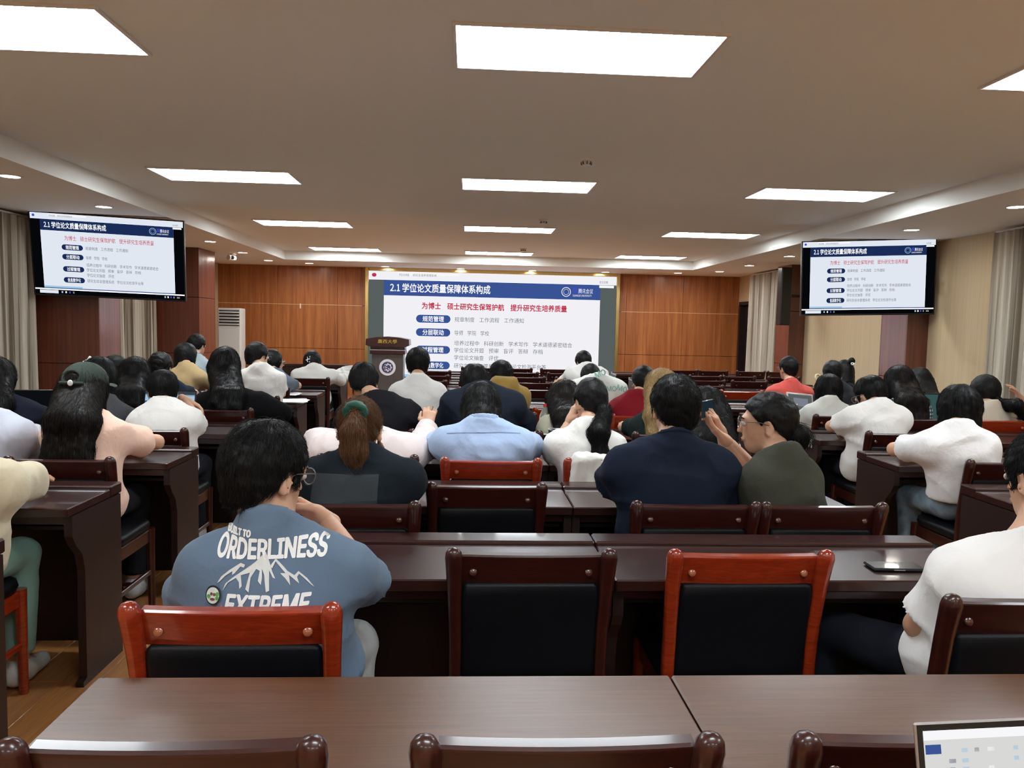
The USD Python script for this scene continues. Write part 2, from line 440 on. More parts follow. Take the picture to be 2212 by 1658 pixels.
# ------------------------------------------------------------------ slides (screen content in units of the screen's width, height hh)
def slide(parent, W, Hh, T, big, whites, navy, pill):
    """T: maps local screen points (x right 0..W, y = -outwards, z up 0..Hh) to the parent's frame. v counts down from the top, both 0..1"""
    def put(name, m, mat):
        m = m.copy()
        m.apply_transform(T)
        obj(name, m, M[mat], parent)

    def rect(name, u0, u1, v0, v1, mat, lay=1, rounded=False):
        y = -.0008 * lay
        if rounded:
            r = (v1 - v0) * Hh / 2
            x0, x1, zc = u0 * W, u1 * W, Hh * (1 - (v0 + v1) / 2)
            a = np.linspace(-np.pi / 2, np.pi / 2, 10)
            P = np.vstack([np.stack([x1 - r + r * np.cos(a), zc + r * np.sin(a)], 1), np.stack([x0 + r - r * np.cos(a), zc - r * np.sin(a)], 1)])
            import shapely
            m = trimesh.creation.extrude_polygon(shapely.Polygon(P), .0006, engine='earcut')
            vv = np.array(m.vertices)
            m = trimesh.Trimesh(np.stack([vv[:, 0], y - vv[:, 2], vv[:, 1]], 1), m.faces, process=False)
        else:
            m = box(u0 * W, u1 * W, y - .0006, y, Hh * (1 - v1), Hh * (1 - v0))
        put(name, m, mat)

    def tx(name, s, u0, u1, vc, hrel, mat, lay=3, bold=False):
        m = text(s, (u1 - u0) * W, hrel * Hh, .0006, bold)
        put(name, place(m, (u0 * W, -.0008 * lay, Hh * (1 - vc - hrel / 2))), mat)

    side = 'screen_grey' if big else 'screen_black'
    put('display', box(0, W, 0, .004, 0, Hh), side)
    rect('browser_bar', 0, 1, 0, .075, whites)
    rect('browser_tab', .115, .36, .008, .03, 'screen_strip', 2)
    rect('page_icon', .012, .03, .018, .05, 'screen_violet' if not big else 'screen_red', 2, True)
    tx('tab_text', '学位论文质量', .12, .16, .028, .022, 'screen_text')
    tx('tab_text', '研究生培养管理系统', .175, .27, .028, .022, 'screen_text')
    tx('tab_text', '会议设置', .93, .965, .05, .022, 'screen_text')
    rect('slide_page', .06, .935, .075, .925, whites)
    rect('slide_header', .06, .935, .075, .208, navy, 2)
    rect('popup', .93, .99, .078, .1, 'screen_strip', 3)
    tx('title_text', '2.1 学位论文质量保障体系构成', .085, .487, .14, .078, 'screen_strip', bold=True)
    for w_, a_, b_ in (('为博士', 0, 3), ('硕士研究生保驾护航', 4, 13), ('提升研究生培养质量', 14, 23)):
        tx('subtitle_text', w_, .212 + .588 * a_ / 23, .212 + .588 * b_ / 23, .292, .06, 'screen_red', bold=big)
    for s, vc in (('规范管理', .405), ('分层联动', .523), ('过程管理', .675), ('信息数字化', .812)):
        rect('label_pill', .19, .328, vc - .034, vc + .034, pill, 2, True)
        tx('pill_text', s, .216, .302, vc, .05, 'screen_strip', 4, True)
    for s, u1, vc in (('规章制度　工作流程　工作通知', .625, .405), ('导师　学院　学校', .485, .523), ('培养过程中、科研创新、学术写作、学术道德紧密结合', .825, .612), ('学位论文开题、预审、盲评、答辩、存档', .705, .675),
                     ('学位论文抽查、评优', .525, .74), ('研究生综合管理系统、学位论文检测平台等', .72, .812)):
        n_ = len(s)
        a_ = 0
        for w_ in s.replace('、', '　').split('　'):
            b_ = a_ + len(w_)
            tx('body_text', w_, .345 + (u1 - .345) * a_ / n_, .345 + (u1 - .345) * b_ / n_, vc, .043, 'screen_text')
            a_ = b_ + 1
    # emblem and name at the right of the header
    ring = trimesh.creation.annulus(.036 * Hh, .042 * Hh, .0006, sections=28)
    ring2 = trimesh.creation.annulus(.022 * Hh, .025 * Hh, .0006, sections=24)
    for m_ in (ring, ring2):
        put('emblem_ring', place(m_, (.795 * W, -.0026, Hh * (1 - .142)), rotxyz(math.pi / 2)), 'screen_sky' if not big else 'screen_strip')
    tx('emblem_text', '廣西', .822, .862, .128, .05, 'screen_violet')
    tx('emblem_text', '腾讯会议', .845, .905, .132, .042, 'screen_strip', 4)
    tx('emblem_text', 'GUANGXI UNIVERSITY', .822, .90, .172, .018, 'screen_strip')
    # foot of the slide and the taskbar
    rect('slide_foot', .06, .31, .895, .918, 'screen_sky', 2)
    rect('slide_foot', .06, .935, .917, .925, 'screen_blue', 3)
    rect('status_bar', 0, 1, .927, .945, 'screen_strip', 2)
    rect('taskbar', 0, 1, .945, 1, 'screen_black', 2)
    rect('search_box', .03, .15, .95, .99, whites, 3)
    for k, u in enumerate((.17, .195, .22, .245, .86, .88, .9, .92)):
        rect('taskbar_icon', u, u + .01, .958, .982, ('screen_sky', 'screen_strip', 'screen_violet', 'screen_text')[k % 4], 3)
    tx('clock_text', '16:32', .945, .965, .97, .02, 'screen_strip', 4)


t = thing('projection_screen', 'huge wall screen in a gold frame showing the presentation slide', 'screen', (-2.06, YF - .1, .22))
WS, HS = 5.13, 2.36
obj('frame', cat(box(-.075, 0, -.05, .05, -.075, HS + .075, .008), box(WS, WS + .075, -.05, .05, -.075, HS + .075, .008), box(0, WS, -.05, .05, HS, HS + .075, .008), box(0, WS, -.05, .05, -.075, 0, .008)), M['gold'], t)
obj('backing', box(0, WS, .01, .048, 0, HS), M['grey_board'], t)
slide(t, WS, HS, np.eye(4), True, 'screen_white', 'screen_blue', 'screen_blue')


def tv(name, label, c, yaw, tilt, roll, W, Hh, mount):
    t = thing(name, label, 'television', c)
    R = rotxyz(0, 0, yaw) @ rotxyz(tilt, 0, 0) @ rotxyz(0, roll, 0)
    b = .012
    obj('housing', place(cat(box(-W / 2 - b, W / 2 + b, .004, .05, -Hh / 2 - b * 1.6, Hh / 2 + b, .004), box(-W / 3, W / 3, .05, .09, -Hh / 3, Hh / 3, .01)), (0, 0, 0), R), M['black_plastic'], t)
    z = .004
    obj('bezel', place(cat(box(-W / 2 - b, -W / 2, -.006, z, -Hh / 2 - b * 1.6, Hh / 2 + b), box(W / 2, W / 2 + b, -.006, z, -Hh / 2 - b * 1.6, Hh / 2 + b), box(-W / 2, W / 2, -.006, z, Hh / 2, Hh / 2 + b), box(-W / 2, W / 2, -.006, z, -Hh / 2 - b * 1.6, -Hh / 2)), (0, 0, 0), R), M['black_plastic'], t)
    T = np.eye(4)
    T[:3, :3] = R
    T[:3, 3] = R @ np.array([-W / 2, .0, -Hh / 2])
    slide(t, W, Hh, T, False, 'tv_white', 'tv_navy', 'tv_navy')
    a = R @ np.array([0, .08, 0])
    obj('wall_mount', cat(tube([a, np.array(mount) - np.array(c)], .03), tube([a + [0, 0, .12], np.array(mount) - np.array(c) + [0, 0, .05]], .02)), M['black_plastic'], t)
    return t


tv('television', 'wall television on the left, tilted down, before the wide dark column', (-4.077, 9.13, 2.185), .134, .195, .024, 1.585, .90, (-4.45, 9.4, 2.15))
tv('television', 'wall television on the right beside beige wallpaper', (4.84, 9.27, 2.19), -.193, .02, -.03, 1.53, .88, (5.5, 9.6, 2.2))
t = thing('loudspeaker', 'slim black loudspeaker on the column left of the right television', 'loudspeaker', (5.22, 12.68, 1.62))
obj('cabinet', box(-.09, .09, -.08, .1, 0, .95, .012), M['black_plastic'], t)
obj('grille', box(-.08, .08, -.088, -.08, .02, .93, .003), M['black_plastic'], t)
obj('bracket', tube([(0, .1, .5), (.38, .3, .5)], .02), M['black_plastic'], t)

# ------------------------------------------------------------------ air conditioner, lectern
t = thing('air_conditioner', 'tall white floor standing air conditioner in the front left corner', 'air conditioner', (-4.62, 15.5, 0))
obj('body', cat(box(-.22, .22, -.16, .16, .04, 1.74, .014), box(-.2, .2, -.14, .14, 0, .05)), M['white_plastic'], t)
obj('upper_panel', box(-.2, .2, -.172, -.158, .80, 1.36, .004), M['white_plastic'], t)
obj('lower_panel', box(-.2, .2, -.172, -.158, .1, .745, .004), M['white_plastic'], t)
obj('display', box(-.045, .045, -.168, -.158, .757, .785), M['black_plastic'], t)
obj('outlet', box(-.19, .19, -.163, -.15, 1.40, 1.70), M['vent_dark'], t)
for k in range(5):
    obj('louver', place(box(-.19, .19, -.018, .018, -.006, .006, .002), (0, -.172, 1.43 + k * .058), rotxyz(.5)), M['white_plastic'], t)
t = thing('lectern', 'dark wooden lectern with gold lettering and a round blue emblem', 'lectern', (-1.52, 15.0, 0))
woodmat('lectern_grey', (.055, .047, .047), (.075, .064, .062), (.095, .08, .076), (10, 10, .8), rough=.4, coat=.2)
obj('base', box(-.36, .36, -.26, .26, 0, .1, .01), M['dark_wood'], t)
obj('column_body', box(-.295, .295, -.2, .2, .1, .94, .008), M['lectern_grey'], t)
obj('collar', cat(box(-.33, .33, -.235, .235, .93, 1.0, .008), box(-.32, .32, -.225, .225, 1.02, 1.08, .01)), M['dark_wood'], t)
obj('steel_strip', box(-.325, .325, -.23, .23, 1.0, 1.018), M['silver'], t)
prof = np.array([(-.41, 1.10), (-.40, 1.215), (-.2, 1.25), (0, 1.262), (.2, 1.25), (.40, 1.215), (.41, 1.10), (.33, 1.07), (-.33, 1.07)])
import shapely
m = trimesh.creation.extrude_polygon(shapely.Polygon(prof), .5, engine='earcut')
v = np.array(m.vertices)
obj('head_board', trimesh.Trimesh(np.stack([v[:, 0], .24 - v[:, 2], v[:, 1]], 1), m.faces, process=False), M['dark_wood'], t)
obj('lettering', place(text('廣西大學', .36, .075, .004), (-.18, -.262, 1.135)), M['gold_letters'], t)
em = np.array([0, -.205, .68])
Rx = rotxyz(math.pi / 2)
pmat('emblem_white', (.75, .75, .78), .5)
pmat('emblem_blue', (.045, .045, .16), .5)
obj('emblem_disc', place(trimesh.creation.cylinder(.155, .006, sections=48), em, Rx), M['emblem_white'], t)
obj('emblem_blue_disc', place(trimesh.creation.cylinder(.108, .006, sections=40), em + [0, -.003, 0], Rx), M['emblem_blue'], t)
gear = [trimesh.creation.annulus(.05, .068, .004, sections=32)]
for k in range(8):
    a = k * math.pi / 4
    gear.append(place(box(-.012, .012, .06, .082, -.002, .002), (0, 0, 0), rotxyz(0, 0, a)))
obj('emblem_gear', cat(place(cat(*gear), em + [.008, -.007, 0], Rx), place(cat(box(-.062, -.045, -.009, -.005, -.045, .045), box(-.062, .0, -.009, -.005, -.045, -.03), box(-.062, .0, -.009, -.005, -.007, .007), box(-.062, .0, -.009, -.005, .03, .045), place(box(-.008, .008, -.009, -.005, -.04, .02), (.03, 0, -.03), rotxyz(0, -.7, 0))), em)), M['emblem_white'], t)
t = thing('wall_socket', 'small white switch plate on the wood wall right of the big screen', 'switch', (3.36, YF - .03, .38))
obj('plate', box(-.045, .045, -.012, 0, -.045, .045, .003), M['white_plastic'], t)
obj('rocker', box(-.02, .02, -.016, -.012, -.025, .025, .002), M['white_metal'], t)
t = thing('wall_switch', 'tiny white switch on the wood wall left of the big screen', 'switch', (-3.46, YF - .03, 1.83))
obj('plate', box(-.012, .012, -.012, 0, -.05, .05, .003), M['white_plastic'], t)
obj('rocker', box(-.006, .006, -.016, -.012, -.03, .03, .001), M['white_metal'], t)

# ------------------------------------------------------------------ desks
ROWS = [1.13, 2.225, 3.15, 4.12, 5.13, 6.12, 7.06, 8.0, 8.95, 9.9, 10.9, 11.95]
RN = ['nearest', 'second', 'third', 'fourth', 'fifth', 'sixth', 'seventh', 'eighth', 'ninth', 'tenth', 'eleventh', 'twelfth']
LEFT_ROWS = {1: 2.12, 2: 3.05, 3: 4.05, 8: 9.45}
RIGHT_ROWS = {2: 3.19, 3: 4.22, 4: 5.2, 5: 6.35, 6: 7.3, 7: 8.3, 8: 9.2, 9: 10.25, 10: 11.2, 11: 12.65}
DW = 1.2


def make_desk(label, loc, top, group=None, plain=False):
    t = thing('desk', label, 'desk', loc, 0, group)
    w = DW / 2 - .002
    if plain:
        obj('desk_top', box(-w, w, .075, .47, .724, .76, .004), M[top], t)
    else:
        obj('desk_top', box(-w, w, 0, .362, .724, .76, .004), M[top], t)
        obj('back_ledge', box(-w, w, .366, .476, .724, .773, .006), M[top], t)
    sp = np.array([(.035, .722), (.035, .64), (.06, .60), (.11, .55), (.13, .48), (.13, .03), (.10, .02), (.10, 0), (.46, 0), (.46, .722)])
    for sx in (-w, w - .032):
        m = trimesh.creation.extrude_polygon(shapely.Polygon(sp), .032, engine='earcut')
        v = np.array(m.vertices)
        m = trimesh.Trimesh(np.stack([sx + v[:, 2], v[:, 0], v[:, 1]], 1), m.faces, process=False)
        m.fix_normals()
        obj('side_panel', m, M['dark_wood_side'], t)
    obj('apron', box(-w + .033, w - .033, .05, .07, .685, .723, .002), M['dark_wood'], t)
    obj('modesty_panel', box(-w + .033, w - .033, .43, .45, .06, .722), M['dark_wood_side'], t)
    obj('shelf', box(-w + .033, w - .033, .15, .428, .636, .654, .002), M['dark_wood_side'], t)
    obj('divider', box(-.011, .011, .15, .428, .654, .722), M['dark_wood_side'], t)
    return t


GAP = .446
blocks = {'middle': (GAP - .6, GAP + .6), 'left': (-2.135, -3.34), 'right': (3.04, 4.245)}
dk = None
for r, y in enumerate(ROWS):
    for b, xs_ in blocks.items():
        for k, x in enumerate(xs_):
            yy = y
            if b == 'left':
                if r == 0 or r > 8:
                    continue
                yy = LEFT_ROWS.get(r, y)
                x = x + (.03 if r == 1 else 0)
                if r < 4 and k == 1:
                    continue
            if b == 'right':
                if r < 2 or (r < 4 and k == 1):
                    continue
                yy = RIGHT_ROWS.get(r, y)
            pos = ('left', 'right')[k] if b == 'middle' else (('aisle end', 'wall end') if b == 'left' else ('aisle end', 'wall end'))[k]
            lab = f'dark lacquered wooden desk, {pos} unit of the {RN[r]} row in the {b} block'
            if r == 0:
                lab = f'brown wood grained desk top closest to the camera, {pos} of the gap'
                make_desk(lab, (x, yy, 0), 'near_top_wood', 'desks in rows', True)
            elif dk is None:
                dk = make_desk(lab, (x, yy, 0), 'desk_top_wood', 'desks in rows')
            else:
                dup(dk, (x, yy, 0), 0, lab, 'desk', 'desks in rows')
dup(dk, (-2.75, 14.2, 0), math.pi, 'dark front table with a plain panel before the front wall, left of the lectern', 'desk', 'desks in rows')

# ------------------------------------------------------------------ chairs
def rrect(cx, cy, cz, wx, wy, n=4, r=.45):
    """rounded rectangle ring in the xy plane"""
    rr_ = min(wx, wy) * r
    P = []
    for qx, qy, a0 in ((1, 1, 0), (-1, 1, 90), (-1, -1, 180), (1, -1, 270)):
        for a in np.linspace(a0, a0 + 90, n):
            P.append((cx + qx * (wx / 2 - rr_) + rr_ * math.cos(math.radians(a)), cy + qy * (wy / 2 - rr_) + rr_ * math.sin(math.radians(a)), cz))
    return P


def spline(zs, keys):
    k = np.array(keys, float)
    return [np.interp(zs, k[:, 0], k[:, i]) for i in range(1, k.shape[1])]


def make_chair(label, loc, wood, button, group):
    t = thing('conference_chair', label, 'chair', loc, 0, group)
    zz = np.array([0, .1, .2, .3, .4, .46, .52, .58, .64, .7, .76, .80, .83, .85, .866, .876, .88])
    yc, wy, wx = spline(zz, [(0, -.275, .030, .03), (.2, -.235, .036, .032), (.4, -.205, .046, .034), (.52, -.204, .05, .036), (.64, -.218, .048, .038), (.76, -.243, .046, .042), (.83, -.262, .048, .048), (.85, -.268, .048, .05), (.866, -.271, .042, .044), (.876, -.272, .028, .03), (.88, -.272, .012, .012)])
    for s in (-1, 1):
        xo = .213 + .008 * np.clip((zz - .6) / .28, 0, 1)
        obj('back_post', loft([rrect(s * a, b, c, d, e) for a, b, c, d, e in zip(xo, yc, zz, wx, wy)]), M[wood], t, smooth=50)
    for s in (-1, 1):
        zf = np.array([0, .1, .2, .3, .43])
        obj('front_leg', loft([rrect(s * .205, .20 + .01 * (1 - a / .43), a, .032 + .012 * a / .43, .032 + .016 * a / .43) for a in zf]), M[wood], t, smooth=50)
    # top rail, slightly bowed
    X = np.linspace(-.2, .2, 9)
    rings = []
    for x in X:
        bow = -.010 * (1 - (x / .2) ** 2)
        pts = [(-.236, .768), (-.262, .845), (-.262, .852), (-.258, .857), (-.236, .859), (-.231, .855), (-.229, .848), (-.212, .770), (-.216, .766)]
        rings.append([(x, y + bow, z) for y, z in pts])
    obj('top_rail', loft(rings), M[wood], t, smooth=35)
    for s in (-1, 1):
        q = place(lathe([(0, .004), (.008, .003), (.011, 0), (.011, -.006), (0, -.006)], 14), (s * .165, -.2555, .805), rotxyz(math.pi / 2 - .3))
        obj('screw_cap', q, M[button], t, smooth=40)
    # upholstered panel
    rings = []
    zz2 = np.array([.475, .48, .50, .56, .64, .73, .762, .770])
    ins = np.array([.012, .004, 0, 0, 0, 0, .004, .012])
    for z, i_ in zip(zz2, ins):
        yb = np.interp(z, [.4, .52, .64, .76], [-.205, -.204, -.218, -.243])
        rings.append(rrect(0, yb, z, .396 - 2 * i_, .036 - 2 * i_, 5, .48))
    obj('back_panel', loft(rings), M['leather'], t, smooth=50)
    obj('seat', loft([rrect(0, .0, z, w, d, 5, .2) for z, w, d in ((.425, .40, .40), (.43, .43, .43), (.455, .45, .45), (.475, .44, .44), (.485, .40, .40))]), M['leather'], t, smooth=60)
    obj('seat_frame', cat(box(-.2, .2, .185, .205, .36, .425, .003), box(-.21, -.192, -.19, .2, .36, .425, .003), box(.192, .21, -.19, .2, .36, .425, .003), box(-.2, .2, -.205, -.187, .36, .425, .003)), M[wood], t)
    for s in (-1, 1):
        obj('stretcher', box(s * .205 - .009, s * .205 + .009, -.225, .195, .19, .215, .003), M[wood], t)
    obj('stretcher', box(-.2, .2, -.02, .0, .195, .213, .003), M[wood], t)
    return t


YT = .262       # the rail stands this far behind the chair's origin
chairs = []
pr_dark = pr_red = None


SEATS = []


def chair(x, ytop, label, red=False, rz=0.0):
    global pr_dark, pr_red
    if ' under ' in label or 'over its back' in label or 'green trousers' in label:
        SEATS.append((x, ytop))
    loc = (x + YT * math.sin(-rz) * -1 * 0, ytop + YT, 0)
    grp = 'conference chairs at the desks'
    if red:
        if pr_red is None:
            pr_red = make_chair(label, loc, 'red_wood', 'button', grp)
            return pr_red
        return dup(pr_red, loc, rz, label, 'conference_chair', grp)
    if pr_dark is None:
        pr_dark = make_chair(label, loc, 'dark_wood', 'dark_button', grp)
        return pr_dark
    return dup(pr_dark, loc, rz, label, 'conference_chair', grp)


D, Rd = 'dark brown chair', 'red brown chair'
chair(-.445, 1.15, D + ' at the bottom left, tucked under the nearest desk')
chair(.165, 1.15, D + ' at the bottom centre, tucked under the nearest desk')
chair(.76, 1.15, D + ' at the bottom right in front of the open laptop')
chair(-.515, 1.72, 'bright red brown chair under the man in the printed blue T-shirt', True)
chair(.19, 2.15, D + ', empty, in the second row right of the printed blue T-shirt')
chair(.82, 2.15, 'bright red brown chair, empty, second row between dark chair and white T-shirt', True)
chair(1.40, 1.78, D + ' under the man in white at the right edge')
chair(-0.4, 2.735, D + ' under the woman with the green scrunchie')
chair(.085, 3.07, D + ', empty, between scrunchie woman and navy shirt man')
chair(.845, 2.77, D + ' under the man in the navy T-shirt')
chair(1.325, 2.77, D + ' under the woman photographing with her phone')
chair(-.47, 3.72, D + ' under the person in the white and pink shirt')
chair(.12, 3.66, 'red brown chair under the man in the light blue shirt', True)
chair(.71, 3.68, 'red brown chair with a white jacket over its back', True)
chair(1.32, 3.70, D + ' under the long haired person in white beside the navy T-shirt')
chair(-.55, 4.66, D + ' under the bowed person in black in the fifth row')
chair(0.08, 4.63, D + ' under the broad man in dark navy in the fifth row')
chair(0.66, 4.65, D + ' under the long haired person in beige, fifth row')
chair(1.25, 4.66, D + ' under the blonde woman')
chair(-0.39, 5.64, D + ' under the man in white next to the lectern')
chair(0.27, 5.64, D + ' under the person in the mustard jacket')
chair(1.29, 5.64, 'red brown chair under the person in dark red', True)
chair(0.75, 6.01, Rd + ', empty, sixth row behind the cola bottle', True)
chair(1.14, 6.63, 'red brown chair under the person in the printed white jacket', True)
chair(1.36, 8.52, D + ' under the person in white before the big screen')
for (x, r) in ((-.47, 6), (.14, 6), (-.47, 7), (.14, 7), (.75, 7), (1.35, 7), (-.47, 8), (.14, 8), (.75, 8), (-.47, 9), (.14, 9), (.75, 9), (1.35, 9), (-.47, 10), (.14, 10), (.75, 10), (1.35, 10), (.14, 11), (.75, 11), (1.35, 11)):
    red = (x, r) in ((.14, 7),)
    chair(x, ROWS[r] - .09, f'{Rd if red else D}, empty, {RN[r]} row of the middle block, {["first", "second", "third", "fourth"][[-.47, .14, .75, 1.35].index(x)]} seat from the left', red)
# left block
chair(-1.95, 2.63, 'red brown chair beside the green trousers at the left edge', True)
chair(-1.82, 3.56, D + ' under the woman in cap and peach T-shirt')
chair(-1.85, 4.56, D + ' under the man in white behind the lit laptop')
chair(-2.4, 3.56, D + ' under the person in lavender at the left edge')
chair(-1.77, 5.64, D + ' under the long haired woman all in black')
chair(-3, 4.58, D + ' under the dark long haired person at the left edge')
chair(-2.31, 4.57, D + ' under the person with the white hair clip, left block')
chair(-2.5, 5.64, D + ' under the long haired person in the sixth row, left block')
chair(-3.08, 6.63, D + ' under the person in grey by the left column')
chair(-2.5, 6.63, D + ' under the curly haired person in navy')
chair(-1.82, 6.63, D + ' under the man in white with glasses, left block')
chair(-3.0, 7.58, D + ' under the bob haired woman in tan')
chair(-3.12, 8.55, D + ' under the person in pale blue by the left wall')
chair(-1.96, 7.6, D + ' under the second person with glasses, left block')
chair(-1.82, 9, D + ' under the woman with the hair claw before the front table')
for (x, r) in ((-3.04, 5), (-3.64, 5), (-3.64, 4)):
    chair(x, ROWS[r] - .09, f'{D}, empty, {RN[r]} row of the left block, {["first", "second", "third", "fourth"][[-1.84, -2.44, -3.04, -3.64].index(x)]} seat from the aisle')
# right block
chair(2.78, 3.78, D + ' under the woman in white T-shirt and jeans', rz=.0)
chair(2.82, 4.86, D + ' under the man in white with glasses, right block')
chair(2.92, 5.85, D + ' under the bob haired woman holding a tablet')
chair(3.42, 7.81, D + ' under the man in the coral red T-shirt')
chair(3.42, 5.72, D + ' under the long haired woman in plaid')
chair(4.2, 6.87, D + ' under the second long haired woman, right block')
chair(3.45, 6.87, D + ' under the man in dark grey before the beige wall')
chair(4.02, 7.81, D + ' under the woman with the white hair tie')
chair(4.12, 5.72, 'red brown chair under the low ponytail woman in beige', True)
chair(4.15, 4.75, 'red brown chair at the right edge beside the jeans', True)
chair(4.62, 5.72, D + ' under the person raising a hand at the right edge')
chair(2.93, 8.14, Rd + ', empty, beside the woman holding the phone, right block', True)
RCH = ((3.08, 9), (3.63, 9), (3.36, 10), (3.85, 10), (4.5, 10), (3.45, 11), (3.94, 11), (4.55, 11), (5.05, 11), (3.95, 8), (2.74, 8), (4.5, 8))
for (x, r) in RCH:
    chair(x, ROWS[r] - .09 + (.4 if r == 11 else .0), f'{D}, empty, {RN[r]} row, right block, {ordn[sum(1 for q in RCH if q[1] == r and q[0] < x)]} seat from the aisle')

# ------------------------------------------------------------------ people: signed distance fields turned into one continuous surface
class Field:
    def __init__(s, lo, hi, h):
        s.lo, s.h = np.asarray(lo, float), h
        n = np.maximum(np.ceil((np.asarray(hi) - s.lo) / h).astype(int) + 1, 4)
        s.ax = [s.lo[i] + h * np.arange(n[i]) for i in range(3)]
        s.D = np.full(n, .3)

    def _block(s, lo, hi, m):
        i0 = np.clip(np.floor((lo - m - s.lo) / s.h).astype(int), 0, None)
        i1 = np.minimum(np.ceil((hi + m - s.lo) / s.h).astype(int) + 1, s.D.shape)
        if (i1 <= i0).any():
            return None, None
        sl = tuple(slice(a, b) for a, b in zip(i0, i1))
        return sl, (s.ax[0][sl[0]][:, None, None], s.ax[1][sl[1]][None, :, None], s.ax[2][sl[2]][None, None, :])

    def _join(s, sl, d, k, sub):
        A = s.D[sl]
        if sub:
            d = -d
            h = np.maximum(k - np.abs(A - d), 0) / max(k, 1e-9)
            s.D[sl] = np.maximum(A, d) + h * h * k * .25
        else:
            h = np.maximum(k - np.abs(A - d), 0) / max(k, 1e-9)
            s.D[sl] = np.minimum(A, d) - h * h * k * .25

    def _cuts(s, X, d, cuts):
        for p, n in cuts or ():
            d = np.maximum(d, (X[0] - p[0]) * n[0] + (X[1] - p[1]) * n[1] + (X[2] - p[2]) * n[2])
        return d

    def cone(s, a, b, ra, rb, k=.02, cuts=None, sub=False):
        a, b = np.asarray(a, float), np.asarray(b, float)
        r = max(ra, rb)
        sl, X = s._block(np.minimum(a, b) - r, np.maximum(a, b) + r, k + 2 * s.h)
        if sl is None:
            return s
        ab = b - a
        L = max(ab @ ab, 1e-12)
        P = [X[i] - a[i] for i in range(3)]
        t = np.clip((P[0] * ab[0] + P[1] * ab[1] + P[2] * ab[2]) / L, 0, 1)
        d = np.sqrt((P[0] - t * ab[0]) ** 2 + (P[1] - t * ab[1]) ** 2 + (P[2] - t * ab[2]) ** 2) - (ra + t * (rb - ra))
        s._join(sl, s._cuts(X, d, cuts), k, sub)
        return s

    def ell(s, c, r, R=None, k=.02, cuts=None, sub=False):
        c, r = np.asarray(c, float), np.asarray(r, float)
        m = r.max() if R is not None else 0
        e = np.full(3, m) if R is not None else r
        sl, X = s._block(c - e, c + e, k + 2 * s.h)
        if sl is None:
            return s
        P = [X[i] - c[i] for i in range(3)]
        Q = P if R is None else [P[0] * R[0, i] + P[1] * R[1, i] + P[2] * R[2, i] for i in range(3)]
        k0 = np.sqrt((Q[0] / r[0]) ** 2 + (Q[1] / r[1]) ** 2 + (Q[2] / r[2]) ** 2)
        k1 = np.sqrt((Q[0] / r[0] ** 2) ** 2 + (Q[1] / r[1] ** 2) ** 2 + (Q[2] / r[2] ** 2) ** 2)
        d = np.where(k1 > 1e-9, k0 * (k0 - 1) / np.maximum(k1, 1e-9), -r.min())
        s._join(sl, s._cuts(X, d, cuts), k, sub)
        return s

    def plane(s, p, n):
        X = (s.ax[0][:, None, None], s.ax[1][None, :, None], s.ax[2][None, None, :])
        s.D = s._cuts(X, s.D, [(p, n)])
        return s

    def mesh(s):
        D = s.D
        D[0], D[-1], D[:, 0], D[:, -1], D[:, :, 0], D[:, :, -1] = (np.maximum(q, .5 * s.h) for q in (D[0], D[-1], D[:, 0], D[:, -1], D[:, :, 0], D[:, :, -1]))
        ins = D < 0
        cnt = sum(ins[i:ins.shape[0] - 1 + i, j:ins.shape[1] - 1 + j, k:ins.shape[2] - 1 + k].astype(np.int8) for i in (0, 1) for j in (0, 1) for k in (0, 1))
        act = (cnt > 0) & (cnt < 8)
        idx = np.argwhere(act)
        num = np.full(act.shape, -1, np.int64)
        num[act] = np.arange(len(idx))
        C = {}
        for i in (0, 1):
            for j in (0, 1):
                for k in (0, 1):
                    C[i, j, k] = D[idx[:, 0] + i, idx[:, 1] + j, idx[:, 2] + k]
        acc, w = np.zeros((len(idx), 3)), np.zeros(len(idx))
        for a in C:
            for ax in range(3):
                if a[ax] == 0:
                    b = tuple(1 if q == ax else a[q] for q in range(3))
                    va, vb = C[a], C[b]
                    cr = (va < 0) != (vb < 0)
                    t = np.where(cr, va / np.where(cr, va - vb, 1), 0)
                    p = np.tile(np.array(a, float), (len(idx), 1))
                    p[:, ax] = t
                    acc += p * cr[:, None]
                    w += cr
        V = s.lo + s.h * (idx + acc / w[:, None])
        F = []
        for ax in range(3):
            u, v = (ax + 1) % 3, (ax + 2) % 3
            A = np.take(ins, range(ins.shape[ax] - 1), ax)
            B = np.take(ins, range(1, ins.shape[ax]), ax)
            e = np.argwhere(A != B)
            e = e[(e[:, u] > 0) & (e[:, v] > 0) & (e[:, u] < ins.shape[u] - 1) & (e[:, v] < ins.shape[v] - 1)]
            if not len(e):
                continue
            du, dv = np.eye(3, dtype=int)[u], np.eye(3, dtype=int)[v]
            q = [num[tuple((e - o).T)] for o in (0 * du, du, du + dv, dv)]
            flip = ins[tuple(e.T)]
            Q = np.stack(q, 1)
            Q = np.where(flip[:, None], Q, Q[:, ::-1])
            F.append(Q)
        F = np.vstack(F)
        return V, np.vstack([F[:, [0, 1, 2]], F[:, [0, 2, 3]]])


def vnormals(V, F):
    n = np.zeros_like(V)
    fn = np.cross(V[F[:, 1]] - V[F[:, 0]], V[F[:, 2]] - V[F[:, 0]])
    for k in range(3):
        np.add.at(n, F[:, k], fn)
    return n / np.maximum(np.linalg.norm(n, axis=1, keepdims=True), 1e-12)


